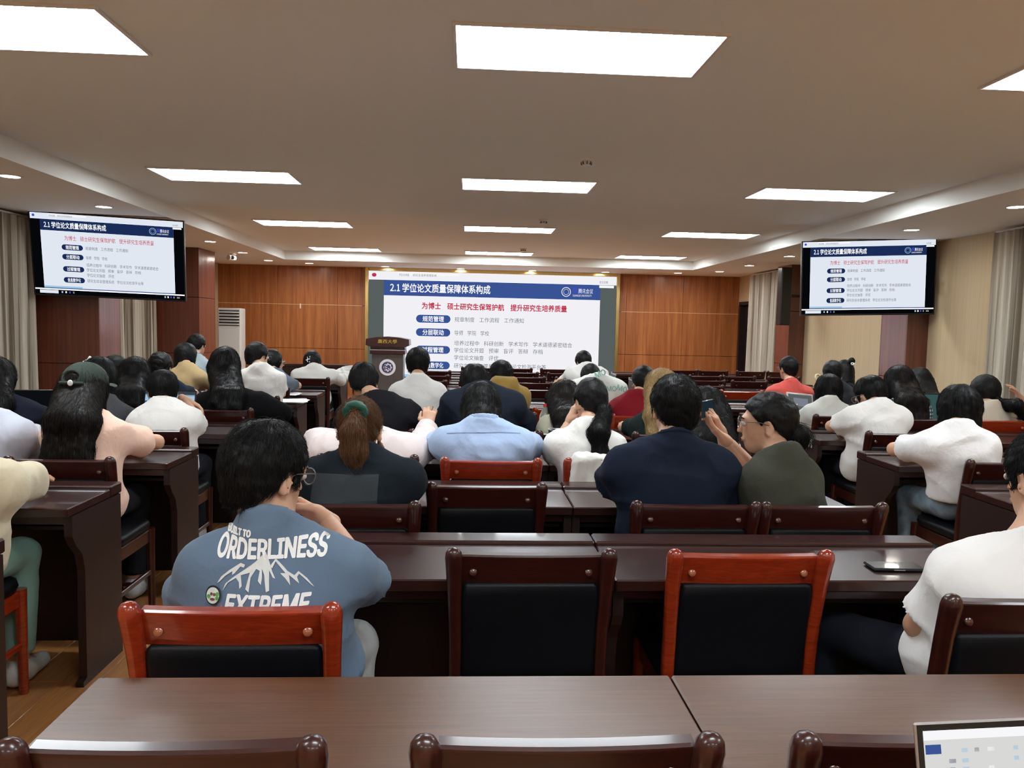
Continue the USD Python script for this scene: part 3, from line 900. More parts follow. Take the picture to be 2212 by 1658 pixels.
def folds(V, F, amp, seed, fr=(6, 6, 9)):
    """cloth folds: the surface pushed along its normal by ridged noise"""
    N = vnormals(V, F)
    w = (meshkit.noise(V * 3.1, seed + 5)[:, None] - .5) * .25
    a = meshkit.noise((V + w) * np.array(fr), seed)
    b = meshkit.noise((V + w * .6) * np.array([fr[0] * 2.1, fr[1] * 2.1, fr[2] * 1.3]), seed + 9)
    d = (1 - np.abs(2 * a - 1)) ** 2 - .4 + .45 * ((1 - np.abs(2 * b - 1)) ** 2 - .4)
    return V + N * (amp * d)[:, None], F


def unit(v):
    v = np.asarray(v, float)
    return v / max(np.linalg.norm(v), 1e-9)


def hand_mesh(W, f, n, right, curl=.5, h=.0042, spread=.12, size=1.0, thumb=.5):
    """palm, four fingers of three bones each and a thumb; f: along the hand, n: the way the palm faces"""
    f = unit(f)
    n = unit(n - f * (np.asarray(n) @ f))
    t = np.cross(f, n) * (1 if right else -1)       # thumb side
    W = np.asarray(W, float)
    g = Field(W - .2 * size, W + .2 * size, h)
    z = size
    L = np.array([.86, 1.0, 1.05, .95])[::-1] if False else np.array([.95, 1.05, 1.0, .8])
    g.cone(W - f * .03 * z, W + f * .02 * z, .026 * z, .027 * z, .02)
    for i in range(4):
        off = (.030 - i * .0195) * z
        kn = W + f * (.088 - .004 * abs(i - 1.2)) * z + t * off
        g.cone(W + f * .012 * z + t * off * .55, kn, .0145 * z, .0118 * z, .016)
        a, p = 0., kn
        c = curl[i] if np.ndim(curl) else curl
        sd = unit(f + t * spread * (1.2 - i) * .8)
        for j, (ln, r0, r1) in enumerate(((.043, .0100, .0092), (.027, .0092, .0084), (.021, .0084, .0068))):
            a += c * (.75, 1.15, .7)[j]
            q = p + (sd * math.cos(a) + n * math.sin(a)) * ln * L[i] * z
            g.cone(p, q, r0 * z, r1 * z, .004)
            p = q
    p = W + f * .022 * z + t * .022 * z
    d1 = unit(f * .62 + t * .75 + n * .25)
    q = p + d1 * .042 * z
    g.cone(p, q, .0165 * z, .0125 * z, .014)
    d2 = unit(f * .9 + t * (.5 - thumb) + n * (.15 + .5 * thumb))
    r = q + d2 * .033 * z
    g.cone(q, r, .0118 * z, .0105 * z, .005)
    g.cone(r, r + unit(d2 + n * .2 - t * .15 * thumb) * .026 * z, .0105 * z, .008 * z, .004)
    return g.mesh()


def strands(parent, V, F, crown, mat, n, length, lift, down=.3, steps=5, seed=1, width=.0011, region=None, name='strand'):
    """loose hairs following the hair's surface"""
    r_ = np.random.default_rng(seed)
    N = vnormals(V, F)
    ok = np.arange(len(V)) if region is None else np.flatnonzero(region(V, N))
    if len(ok) < 10:
        return
    i = r_.choice(ok, n)
    P = V[i] + r_.normal(0, .003, (n, 3))
    tree = cKDTree(V)
    pts = [P - N[i] * .003]
    Lr = length * r_.uniform(.6, 1.3, n)
    jit = r_.normal(0, .10, (n, 3))
    for s in range(steps):
        _, j = tree.query(P)
        nn = N[j]
        d = P - crown
        d /= np.linalg.norm(d, axis=1, keepdims=True) + 1e-9
        d = d * (1 - down) + np.array([0, 0, -down]) + jit
        d -= nn * (d * nn).sum(1, keepdims=True)
        d /= np.linalg.norm(d, axis=1, keepdims=True) + 1e-9
        off = (V[j] - P)
        P = P + d * (Lr / steps)[:, None] + nn * (lift * (s + 1) / steps / steps) + nn * ((off * nn).sum(1, keepdims=True)) * (.5 if lift < .004 else .15)
        pts.append(P.copy())
    A = np.stack(pts, 1)
    A = np.concatenate([2 * A[:, :1] - A[:, 1:2], A, 2 * A[:, -1:] - A[:, -2:-1]], 1)
    c = UsdGeom.BasisCurves.Define(stage, numbered(str(parent.GetPath()), name))
    c.CreateTypeAttr('cubic')
    c.CreateBasisAttr('catmullRom')
    c.CreateCurveVertexCountsAttr(Vt.IntArray([A.shape[1]] * n))
    c.CreatePointsAttr(Vt.Vec3fArray.FromNumpy(A.reshape(-1, 3).astype(np.float32)))
    wd = np.tile(np.linspace(1, .35, A.shape[1]) * width, n)
    c.CreateWidthsAttr(Vt.FloatArray.FromNumpy(wd.astype(np.float32)))
    c.SetWidthsInterpolation('vertex')
    UsdShade.MaterialBindingAPI.Apply(c.GetPrim()).Bind(M[mat])
    tag(c.GetPrim(), kind='stuff')


def glasses(parent, Hc, Rh, mat, round_=True):
    rims = []
    for s in (-1, 1):
        a = np.linspace(0, 2 * np.pi, 20, endpoint=False)
        e = .92 if round_ else .8
        ring = np.stack([s * .034 + .026 * np.cos(a), np.full(20, .108) - .004 * np.cos(a) * s, -.002 + .023 * e * np.sin(a)], 1)
        rims.append(tube(Hc + ring @ Rh.T, .0016, 5, True))
        rims.append(tube(Hc + np.array([(s * .06, .104, .006), (s * .079, .08, .008), (s * .084, .02, .004), (s * .082, -.012, -.008)]) @ Rh.T, .0018, 5))
    rims.append(tube(Hc + np.array([(-.009, .109, .004), (0, .112, .007), (.009, .109, .004)]) @ Rh.T, .0016, 5))
    g = obj('glasses', cat(*rims), M[mat], parent, smooth=60, label='thin framed glasses')
    for s in (-1, 1):
        d = trimesh.creation.cylinder(.0245, .0012, sections=20)
        obj('lens', place(place(d, (s * .034, .108, -.002), rotxyz(math.pi / 2)), Hc, Rh), M['lens'], g)


CL = {}


def desk_front(x, y):
    b = 'left' if x < -1.2 else 'right' if x > 1.95 else 'middle'
    fr = [(LEFT_ROWS if b == 'left' else RIGHT_ROWS if b == 'right' else {}).get(r, f) for r, f in enumerate(ROWS)]
    return min([f for f in fr if f > y + .02] or [y + .22])


def person(label, head, sh, hyaw=0, hpit=8, hroll=0, hair='short', hc='black_hair', top=(.6, .6, .6), sleeve=.62, bottom=(.02, .022, .03), byaw=0, lean=.08,
           elL=None, elR=None, wrL=None, wrR=None, bw=1.0, deskz=.76, deskf=None, glass=None, ht=.016, zend=.75, loose=0, fold=.012, amp=.0025, tail=None,
           handL=None, handR=None, pel=None, top_mat=None, hood=False, h=None, extras=None, hairlen=0, hsize=1.0, shoes=(.5, .5, .5), knees=None, chestw=1.0, hem=-.1):
    hu, hv, hy = head
    uL, uR, sv, sy = sh
    h = h or float(np.clip(.0030 * hy, .0085, .021))
    T = at(hu, hv, hy)
    Rh = rotxyz(0, 0, math.radians(hyaw)) @ rotxyz(-math.radians(hpit), 0, 0) @ rotxyz(0, math.radians(hroll), 0)
    Z = hsize
    Hc = T - np.array([0, 0, .108 * Z + ht * .8])
    L0, R0 = at(uL, sv, sy), at(uR, sv, sy)
    Sc = (L0 + R0) / 2 - np.array([0, 0, .085])
    hw = float(np.clip((R0[0] - L0[0]) / 2 - .05, .12, .20))
    by = math.radians(byaw)
    sd = np.array([math.cos(by), math.sin(by), 0])
    fw = np.array([-math.sin(by), math.cos(by), 0])
    S = {-1: Sc - sd * hw, 1: Sc + sd * hw}
    P = np.array([*(Sc - fw * lean)[:2], .605]) if pel is None else np.array([*pel, .605])
    if pel is None and SEATS:
        q = min(SEATS, key=lambda c: abs(c[0] - P[0]) + 1.5 * abs(c[1] + .215 - P[1]))
        P[0] = np.clip(P[0], q[0] - .06, q[0] + .06)
        P[1] = q[1] + .255
    org = np.array([P[0], P[1], 0])
    W = lambda p: np.asarray(p, float) - org      # noqa: E731  into the person's own frame
    HL = lambda p: W(Hc + Rh @ (np.array(p, float) * Z))   # noqa: E731
    Nb = Sc + np.array([0, 0, .125]) + fw * .005
    neck_top = Hc + Rh @ (np.array([0, -.02, -.06]) * Z)
    nd = unit(neck_top - Nb)
    if deskf is None:
        deskf = desk_front(Sc[0], sy)
    E, Wr = {}, {}
    for s, e, w_ in ((-1, elL, wrL), (1, elR, wrR)):
        if e is None:
            drop = max(S[s][2] - (deskz + .045), .06)
            fwd = min(math.sqrt(max(.29 ** 2 - drop ** 2, .004)), .21)
            e = S[s] + np.array([0, 0, -drop]) + fw * fwd * .86 + sd * s * fwd * .34
        elif len(e) == 3 and abs(e[0]) > 30:
            e = at(*e)
        if w_ is None:
            w_ = e + fw * .17 - sd * s * .15 + np.array([0, 0, -.008])
        elif len(w_) == 3 and abs(w_[0]) > 30:
            w_ = at(*w_)
        e, w_ = np.array(e, float), np.array(w_, float)
        if e[1] > deskf - .06:
            e[2] = max(e[2], deskz + (.088 if sleeve > .7 else .055) + loose)
        if w_[1] > deskf - .08:
            w_[2] = max(w_[2], deskz + (.062 + loose if sleeve > 1.6 else .048))
        E[s], Wr[s] = e, w_
    hip = {s: P + sd * s * .085 - np.array([0, 0, .026]) for s in (-1, 1)}
    kn = {s: hip[s] + fw * .40 + sd * s * -.01 + np.array([0, 0, -.035]) for s in (-1, 1)}
    if knees:
        for s in (-1, 1):
            if knees.get(s) is not None:
                kn[s] = np.asarray(knees[s], float)
    an = {s: kn[s] * [1, 1, 0] + np.array([0, 0, .09]) - fw * .03 for s in (-1, 1)}
    allp = np.array([T, Hc, P, *S.values(), *E.values(), *Wr.values(), *kn.values(), *an.values()])
    lo, hi = W(allp.min(0)) - .24, W(allp.max(0)) + .24
    lo[2] = max(lo[2], -.02)
    root = thing('person', label, 'person', org)

    spine = lambda t: W(P + (Sc - P) * t - fw * .025 * math.sin(math.pi * t))     # noqa: E731
    cw = bw * chestw

    def torso(g, e, k=.05):
        g.ell(W(P) + [0, 0, .012], np.array([.165 * bw, .122, .104]) + e, None, k)
        g.ell(spine(.36), np.array([.138 * cw, .105, .15]) + e, None, k)
        g.ell(spine(.68), np.array([.153 * cw, .112, .16]) + e, rotxyz(0, 0, by), k)
        g.ell(spine(.86), np.array([hw - .01, .10, .10]) + e, rotxyz(0, 0, by), k)
        g.cone(W(S[-1] * .85 + Sc * .15), W(S[1] * .85 + Sc * .15), .05 + e, .05 + e, k)
        for s in (-1, 1):
            g.cone(W(Nb - [0, 0, .045]), W(S[s] * .95 + Sc * .05 + [0, 0, .002]), .052 + e, .046 + e, k)

    # body: head with face, neck, torso, arms, legs
    g = Field(lo, hi, h)
    torso(g, -.004)
    g.cone(W(Nb - [0, 0, .03]), W(neck_top), .056 * bw, .05 * bw, .03)
    g.ell(HL((0, -.015, .018)), np.array([.074, .096, .09]) * Z, Rh, .01)
    g.ell(HL((0, .022, -.042)), np.array([.061, .072, .084]) * Z, Rh, .03)
    g.ell(HL((0, .05, -.098)), np.array([.032, .034, .028]) * Z, Rh, .03)
    g.cone(HL((-.03, .082, .016)), HL((.03, .082, .016)), .014, .014, .016)
    g.cone(HL((0, .093, .0)), HL((0, .108, -.036)), .0065, .0112, .01)
    g.cone(HL((-.018, .092, -.068)), HL((.018, .092, -.068)), .008, .008, .008)
    for s in (-1, 1):
        g.ell(HL((s * .032, .107, -.003)), (.018, .013, .011), Rh, .012, sub=True)
        Re = Rh @ rotxyz(0, 0, -s * .45)
        g.ell(HL((s * .079, -.012, -.022)), np.array([.011, .021, .034]) * Z, Re, .006)
        g.ell(HL((s * .087, -.006, -.016)), np.array([.006, .011, .02]) * Z, Re, .004, sub=True)
    for s in (-1, 1):
        g.cone(W(S[s]), W(E[s]), .05 * bw, .038, .03)
        g.cone(W(E[s]), W(Wr[s]), .039, .026, .012)
        g.cone(W(hip[s]), W(kn[s]), .070, .054, .02)
        g.cone(W(kn[s]), W(an[s]), .055, .036, .02)
        g.cone(W(an[s]), W(an[s] + fw * .13 + [0, 0, -.05]), .036, .028, .02)
    V, F = g.mesh()
    for s, hd in ((-1, handL), (1, handR)):
        f_ = unit(Wr[s] - E[s])
        hd = dict(hd or {})
        fv = hd.pop('f', f_ * [1, 1, .3] + np.array([0, 0, .10]))
        nv = hd.pop('n', np.array([0, 0, -1.]) + fw * .2)
        V2, F2 = hand_mesh(W(Wr[s] + unit(fv) * .012), fv, nv, s > 0, h=.0042 if hy < 4.6 else .0068, size=hd.pop('size', .98 if bw > .97 else .92), **{**dict(curl=.26), **hd})
        F = np.vstack([F, F2 + len(V)])
        V = np.vstack([V, V2])
    obj('body', (V, F), M['skin'], root, smooth=True)
    ey = [trimesh.creation.icosphere(2, .0105) for _ in (0, 1)]
    for q, e_ in zip((-1, 1), ey):
        o_ = obj('eye', place(e_, HL((q * .032, .0865, -.003))), M['eye_white'], root, smooth=True)
        obj('iris', place(trimesh.creation.icosphere(2, .0052), HL((q * .032, .0925, -.003))), M['eye'], o_, smooth=True)
    lp = obj('mouth', (lambda q: q.mesh())(Field(HL((0, .09, -.068)) - .05, HL((0, .09, -.068)) + .05, .004).ell(HL((0, .0935, -.066)), (.021, .0085, .0048), Rh, .004).ell(HL((0, .0925, -.075)), (.018, .0085, .0055), Rh, .004)), M['lip'], root, smooth=True)

    # shirt
    tm = top_mat or cloth('cloth_' + '_'.join(f'{int(c * 1000):03d}' for c in top), top)
    g = Field(lo, hi, h)
    torso(g, .012 + loose, .06)
    g.ell(spine(.3), np.array([.155 * bw, .128, .2]) + loose, None, .05)
    g.ell(W(P + [0, 0, -.01]), np.array([.178 * bw, .137, .12]) + loose * .5, None, .05)
    for s in (-1, 1):
        ax = unit(E[s] - S[s])
        if sleeve < 1:
            end = S[s] + (E[s] - S[s]) * sleeve
            g.cone(W(S[s] - sd * s * .015), W(end + ax * .03), .054 + loose * .6, .062 + loose * 1.3, .05, cuts=[(W(end), ax)])
        else:
            g.cone(W(S[s]), W(E[s]), .066 + loose, .058 + loose, .05)
            a2 = unit(Wr[s] - E[s])
            we = E[s] + (Wr[s] - E[s]) * min(1, sleeve - 1 + .02)
            g.cone(W(E[s]), W(we + a2 * .02), .056 + loose, .042 + loose * .8, .02, cuts=[(W(we), a2)])
    g.cone(W(Nb - [0, 0, .05] - fw * .012), W(Nb + nd * .02 - fw * .02), .072 * bw, .063 * bw, .04)
    if hood:
        g.cone(W(Nb - fw * .05 + sd * .05), W(Nb - fw * .05 - sd * .05), .05, .05, .04)
        g.ell(W(Nb - fw * .09 + [0, 0, -.03]), (.10, .055, .07), None, .05)
    nl = Nb + nd * (.013 if not hood else .035)
    X = (g.ax[0][:, None, None], g.ax[1][None, :, None], g.ax[2][None, None, :])
    nn = unit(np.array([0, 0, 1.]) + fw * .62)
    ncl = (X[0] - W(nl)[0]) * nn[0] + (X[1] - W(nl)[1]) * nn[1] + (X[2] - W(nl)[2]) * nn[2]
    rad = np.sqrt((X[0] - W(nl)[0]) ** 2 + (X[1] - W(nl)[1]) ** 2)
    g.D = np.where(rad < .15, np.maximum(g.D, ncl), g.D)
    g.plane(W(P + [0, 0, hem]), (0, 0, -1))
    V, F = g.mesh()
    V, F = folds(V, F, fold, int(abs(hu)) % 97, (5, 5, 8))
    shirt_V = (V, vnormals(V, F))
    shirt = obj('shirt', (V, F), tm, root, smooth=True)
    # collar ribbing
    c0 = W(nl - nn * .006)
    a = np.linspace(0, 2 * np.pi, 28, endpoint=False)
    u1 = unit(np.cross(nn, fw)); u2 = np.cross(nn, u1)
    obj('collar', tube(c0 - fw * .012 + .066 * bw * (np.cos(a)[:, None] * u1 + np.sin(a)[:, None] * u2), .0085, 7, True), tm, root, smooth=True)

    # trousers, shoes
    bm = cloth('cloth_' + '_'.join(f'{int(c * 1000):03d}' for c in bottom), bottom)
    hb = max(h, .012)
    g = Field(lo, hi, hb)
    g.ell(W(P), (.172 * bw, .13, .106), None, .03)
    for s in (-1, 1):
        g.cone(W(hip[s]), W(kn[s]), .080, .064, .02)
        g.cone(W(kn[s]), W(an[s] + [0, 0, .05]), .068, .056, .03, cuts=[(W(an[s] + [0, 0, .05]), (0, 0, -1))])
    g.plane(W(P + [0, 0, .07]), (0, 0, 1))
    V, F = folds(*g.mesh(), .004, 3)
    obj('trousers', (V, F), bm, root, smooth=True)
    sm = cloth('shoe_' + '_'.join(f'{int(c * 1000):03d}' for c in shoes), shoes, .5, 0)
    for s in (-1, 1):
        q = W(an[s])
        g = Field(q - [.12, .12, .1], q + [.12, .3, .08], .011)
        tdir = np.array([fw[0], fw[1], 0])
        g.cone(q + [0, 0, -.035] - tdir * .03, q + tdir * .16 + [0, 0, -.05], .045, .036, .03)
        g.cone(q + [0, 0, .0], q + tdir * .03 + [0, 0, -.03], .045, .045, .03)
        g.plane((0, 0, .003), (0, 0, -1))
        obj('shoe', g.mesh(), sm, root, smooth=True)

    # hair
    hh = float(np.clip(.0022 * hy, .0052, .012))
    g = Field(HL((0, 0, 0)) - [.24, .24 if hair != 'long' else .52, .55], HL((0, 0, 0)) + [.24, .24, .2], hh)
    t = ht
    face = lambda: (g.ell(HL((0, .125, -.045)), np.array([.06, .085, .115]) * Z, Rh, .012, sub=True))    # noqa: E731
    back = lambda z: Sc - fw * (.165 + loose) + np.array([0, 0, z - Sc[2]])      # noqa: E731
    if hair in ('short', 'cap'):
        g.ell(HL((0, -.018, .024)), (np.array([.0745, .098, .09]) + t) * Z, Rh, .01)
        g.ell(HL((0, -.046, -.042)), (np.array([.062, .058, .066]) + t * .5) * Z, Rh, .03)
        X = (g.ax[0][:, None, None], g.ax[1][None, :, None], g.ax[2][None, None, :])
        nrm = Rh @ unit((0, .92, -1.0))
        pt = HL((0, 0, -.004))
        g.D = np.maximum(g.D, (X[0] - pt[0]) * nrm[0] + (X[1] - pt[1]) * nrm[1] + (X[2] - pt[2]) * nrm[2])
        for s in (-1, 1):
            g.ell(HL((s * .082, .0, -.03)), (.022, .03, .04), Rh, .008, sub=True)
            g.cone(HL((s * .071, .036, .035)), HL((s * .071, .026, -.022)), .012, .008, .012)
    elif hair in ('pony', 'bun'):
        g.ell(HL((0, -.018, .022)), (np.array([.0745, .098, .09]) + t) * Z, Rh, .01)
        g.ell(HL((0, -.055, -.03)), (np.array([.06, .052, .06]) + t * .5) * Z, Rh, .03)
        X = (g.ax[0][:, None, None], g.ax[1][None, :, None], g.ax[2][None, None, :])
        nrm = Rh @ unit((0, .75 if hair == 'pony' else .5, -1.0))
        pt = HL((0, .0, -.002 if hair == 'pony' else -.026))
        g.D = np.maximum(g.D, (X[0] - pt[0]) * nrm[0] + (X[1] - pt[1]) * nrm[1] + (X[2] - pt[2]) * nrm[2])
        g.ell(HL((0, -.052, -.055)), np.array([.054, .046, .052 if hair == 'pony' else .062]) * Z, Rh, .02)
        for s in (-1, 1):
            g.ell(HL((s * .082, -.004, -.026)), (.022, .026, .036), Rh, .008, sub=True)
            g.cone(HL((s * .070, .036, .035)), HL((s * .071, .018, -.004)), .013, .008, .014)
    else:
        g.ell(HL((0, -.015, .02)), (np.array([.0745, .097, .09]) + t) * Z, Rh, .01)
        bl = {'bob': -.15, 'long': -.10}[hair] - hairlen
        g.cone(HL((0, -.02, .0)), HL((0, -.028, bl)), .088 + t * .5, .084 + t * .5 if hair == 'bob' else .075, .04)
        for s in (-1, 1):
            g.cone(HL((s * .045, -.01, -.02)), HL((s * .055, -.01, bl)), .048 + t * .5, .042 + t * .4, .03)
        if hair == 'bob':
            g.cone(HL((0, -.055, -.03)), HL((0, -.062, bl)), .062 + t * .6, .058 + t * .5, .03)
            X = (g.ax[0][:, None, None], g.ax[1][None, :, None], g.ax[2][None, None, :])
            nrm = Rh @ np.array([0, 0, -1.])
            pt = HL((0, 0, bl - .005))
            g.D = np.maximum(g.D, (X[0] - pt[0]) * nrm[0] + (X[1] - pt[1]) * nrm[1] + (X[2] - pt[2]) * nrm[2])
        if hair == 'long':
            for xi in np.linspace(-.062, .062, 5):
                m1 = W(Nb - fw * (.115 + loose) + sd * xi * 1.15 + [0, 0, -.03])
                m2 = W(back(zend + .03 * abs(xi) / .06 + .03 * math.sin(xi * 90)) + sd * xi * 1.5 - fw * .012)
                g.cone(HL((xi, -.055, -.03)), m1, .052, .040, .04)
                g.cone(m1, m2, .040, .024, .04)
        face()
    V, F = g.mesh()
    if amp:
        N = vnormals(V, F)
        dn = meshkit.fbm(V * 45, 3, int(abs(hu)) % 53) - .5
        V = V + N * (dn * amp * 4)[:, None]
    hp = obj('hair', (V, F), M[hc], root, smooth=True)
    info = dict(root=root, shirt_V=shirt_V, Hc=W(Hc), Rh=Rh, V=V, F=F, HL=HL, W=W, Nb=Nb, fw=fw, sd=sd, Sc=Sc, hair=hp, shirt=shirt, back=back, P=P, Wr=Wr, E=E, S=S, nd=nd, lo=lo, hi=hi)
    if hair in ('short',) and hy < 4.4:
        strands(hp, V, F, HL((0, -.02, .12)), hc, int(9000 / max(hy, 1.5)), .026, .006, .3, 4, int(hu) % 91)
    elif hair in ('short', 'bun', 'bob') and hy < 6.5:
        strands(hp, V, F, HL((0, -.01, .13)), hc, int(9000 / hy), .05 if hair == 'short' else .09, .006 if hair == 'short' else .002, .45, 5, int(hu) % 91)
    elif hair == 'long' and hy < 7:
        strands(hp, V, F, HL((0, -.02, .12)), hc, int(12000 / hy), .24, .002, .75, 8, int(hu) % 91, .0014)
    if abs(hyaw) > 20:
        for q in (-1, 1):
            obj('eyebrow', tube([HL((q * .018, .0975, .017)), HL((q * .033, .0955, .0225)), HL((q * .049, .084, .018))], [.0028, .0034, .002], 6), M['black_hair'], root, smooth=True)
    if glass:
        glasses(root, W(Hc), Rh, glass)
    if extras:
        extras(info)
    return info


pmat('glasses_grey', (.25, .25, .26), .3, metallic=.8)
pmat('eye_white', (.55, .50, .46), .3)
pmat('eye', (.02, .015, .012), .15)
pmat('lip', (.42, .16, .12), .45)


# ------------------------------------------------------------------ things worn: called back with the person's frame
def tail_at(I, p0, pts, radii, mat, name='ponytail', n=0, amp=.004):
    """a hanging tail of hair along points"""
    P = [np.asarray(p, float) for p in [p0] + list(pts)]
    lo, hi = np.min(P, 0) - .1, np.max(P, 0) + .1
    g = Field(lo, hi, .007)
    for a, b, r0, r1 in zip(P[:-1], P[1:], radii[:-1], radii[1:]):
        g.cone(a, b, r0, r1, .03)
    V, F = g.mesh()
    V = V + vnormals(V, F) * ((meshkit.fbm(V * np.array([60, 60, 9]), 3, 5) - .5) * amp * 4)[:, None]
    o = obj(name, (V, F), M[mat], I['root'], smooth=True)
    if n:
        strands(o, V, F, P[0] + [0, 0, .1], mat, n, .16, .003, .85, 6, 11, .0013)
    return o


def torus(R, r, n=24, k=8):
    a = np.linspace(0, 2 * np.pi, n, endpoint=False)
    return tube(np.stack([R * np.cos(a), R * np.sin(a), 0 * a], 1), r, k, True)


def shirt_interp(I):
    V, N = I['shirt_V']
    k = N[:, 1] < -.15
    return LinearNDInterpolator(V[k][:, [0, 2]], V[k][:, 1]), NearestNDInterpolator(V[k][:, [0, 2]], V[k][:, 1])


def on_back(I, flat, lift=.0015):
    """lays a flat mesh (x, z in the person's frame, y its own thickness) on the back of the shirt"""
    lin, near = I.setdefault('_itp', shirt_interp(I))
    v, f = trimesh.remesh.subdivide_to_size(np.array(flat.vertices), np.array(flat.faces), .025, max_iter=8)
    y = lin(v[:, [0, 2]])
    y = np.where(np.isnan(y), near(v[:, [0, 2]]), y)
    # printed on cloth that is stretched over its folds: follow it closely
    return trimesh.Trimesh(np.stack([v[:, 0], y - lift + v[:, 1] * .3, v[:, 2]], 1), f, process=False)


def poly_sheet(P, depth=.002):
    g = shapely.Polygon(P) if not hasattr(P, 'area') else P
    ms = [trimesh.creation.extrude_polygon(q, depth, engine='earcut') for q in getattr(g, 'geoms', [g])]
    m = cat(*ms)
    v = np.array(m.vertices)
    m = trimesh.Trimesh(np.stack([v[:, 0], -v[:, 2], v[:, 1]], 1), m.faces, process=False)
    return m


pmat('print_white', (.78, .78, .77), .8)
pmat('print_grey', (.60, .61, .60), .8)
pmat('print_teal', (.22, .42, .36), .8)
pmat('patch_dark', (.012, .016, .018), .8)
pmat('patch_face', (.62, .66, .62), .7)
pmat('patch_green', (.10, .30, .05), .8)
pmat('patch_orange', (.75, .16, .03), .8)
pmat('patch_brown', (.16, .06, .03), .8)


def px(I, y):
    """photograph pixels on the plane y -> the person's x, z"""
    o = at(1106, 829, 1) * 0
    def q(u, v):
        p = I['W'](at(u, v, y))
        return p[0], p[2]
    return q


def print_shirt(I):
    q = px(I, 1.81)
    def word(s, u0, v0, u1, v1, bold=True, shear=0.0, mat='print_white', name='print_lettering'):
        (x0, z1), (x1, z0) = q(u0, v0), q(u1, v1)
        m = text(s, x1 - x0, z1 - z0, .002, bold, cjk=False)
        v = np.array(m.vertices)
        v[:, 0] += v[:, 2] * shear
        m = trimesh.Trimesh(v + [x0, 0, z0], m.faces, process=False)
        if bold:
            m = cat(*[place(m, (dx_, 0, dz_)) for dx_, dz_ in ((-.0011, 0), (.0011, 0), (0, .0008), (0, -.0008))])
        obj(name, on_back(I, m), M[mat], I['root'])
    word('BUILT TO', 464, 1155, 531, 1169)
    word('ORDERLINESS', 453, 1171, 696, 1214)
    word('EXTREME', 486, 1282, 664, 1322, shear=.15)
    S_ = lambda pts: [q(240 + a / 2.674, 880 + b / 2.674) for a, b in pts]      # noqa: E731
    peaks = [
        [(875, 850), (925, 960), (945, 990), (930, 985), (905, 950), (918, 1050), (900, 1058), (880, 970), (862, 940), (870, 985), (868, 1020), (848, 1000), (852, 950), (830, 940), (803, 985), (800, 1060), (778, 1045), (795, 960), (760, 970), (742, 975), (755, 1030), (742, 1045), (735, 1010), (715, 990), (670, 1015), (640, 1060), (655, 1020), (700, 985), (770, 940), (820, 905)],
        [(605, 1020), (625, 985), (670, 950), (735, 910), (762, 920), (755, 935), (735, 930), (705, 965), (690, 975), (690, 955), (650, 980), (620, 1010)],
        [(905, 930), (935, 890), (975, 925), (1010, 955), (1050, 980), (1070, 960), (1120, 1000), (1165, 1050), (1150, 1040), (1105, 1000), (1075, 975), (1065, 990), (1080, 1025), (1050, 1000), (1020, 975), (1032, 1030), (1000, 990), (970, 965), (1000, 965), (960, 930), (935, 905), (920, 940)]]
    for p in peaks:
        g = shapely.Polygon(S_(p)).buffer(0)
        obj('print_mountain', on_back(I, poly_sheet(g)), M['print_grey'], I['root'])
    # the split through the lettering: small dark cuts in the shirt's colour
    c = q(459, 1286)
    disc = lambda r, dx=0, dz=0, sq=1.15: poly_sheet([(c[0] + dx + r * math.cos(a), c[1] + dz + sq * r * math.sin(a)) for a in np.linspace(0, 6.2, 26)], .0015)   # noqa: E731
    b = obj('badge', on_back(I, disc(.0195), .004), M['patch_dark'], I['root'], label='round dark embroidered badge')
    obj('badge_face', on_back(I, disc(.016), .0055), M['patch_face'], b)
    obj('badge_leaf', on_back(I, cat(disc(.004, .011, .004), disc(.004, -.010, -.002), disc(.004, .011, -.005)), .0065), M['patch_green'], b)
    obj('badge_mark', on_back(I, cat(disc(.006, 0, -.008, .5), disc(.003, -.003, .004), disc(.003, .004, .003)), .007), M['patch_brown'], b)
    (ax_, az_), (bx_, bz_) = q(468, 1311), q(480, 1304)
    obj('print_orange', on_back(I, poly_sheet([(ax_, az_ - .01), (bx_, bz_), (bx_ + .004, bz_ - .012)], .002)), M['patch_orange'], I['root'])


def back_patch(I):
    q = px(I, 2.92)
    c_ = [q(683, 1018), q(822, 1018), q(820, 1092), q(670, 1092)]
    obj('back_panel_print', on_back(I, poly_sheet(c_)), cloth('cloth_panel', (.042, .052, .060), .7), I['root'], label='grey panel printed on the back')
    HL = I['HL']
    pmat('scrunchie', (.008, .085, .055), .6, bump=.6, bscale=90)
    tie = torus(.026, .0165, 26, 9)
    v = np.array(tie.vertices)
    v = v + vnormals(v, np.array(tie.faces)) * ((meshkit.fbm(v * 120, 2, 3) - .5) * .012)[:, None]
    R = rotxyz(-.95, 0, 0)
    obj('scrunchie', place(trimesh.Trimesh(v, tie.faces, process=False), HL((0, -.142, .058)), rotxyz(-1.2, 0, 0) @ np.diag([1.15, 1.0, 1.0])), M['scrunchie'], I['root'], smooth=True, label='green hair scrunchie')
    tail_at(I, HL((0, -.11, .045)), [HL((.0, -.165, .028)), HL((.0, -.185, -.02)), HL((.006, -.175, -.08)), HL((.012, -.16, -.145))], (.014, .018, .036, .040, .016), 'brown_hair', n=1500)
    for s in (-1, 1):
        tail_at(I, HL((s * .07, .03, -.03)), [HL((s * .077, .035, -.08)), HL((s * .078, .03, -.145))], (.008, .006, .003), 'brown_hair', 'loose_strand')
    strands(I['hair'], I['V'], I['F'], HL((0, -.13, .05)), 'brown_hair', 2600, -.09, .0015, .0, 5, 3, .0012)


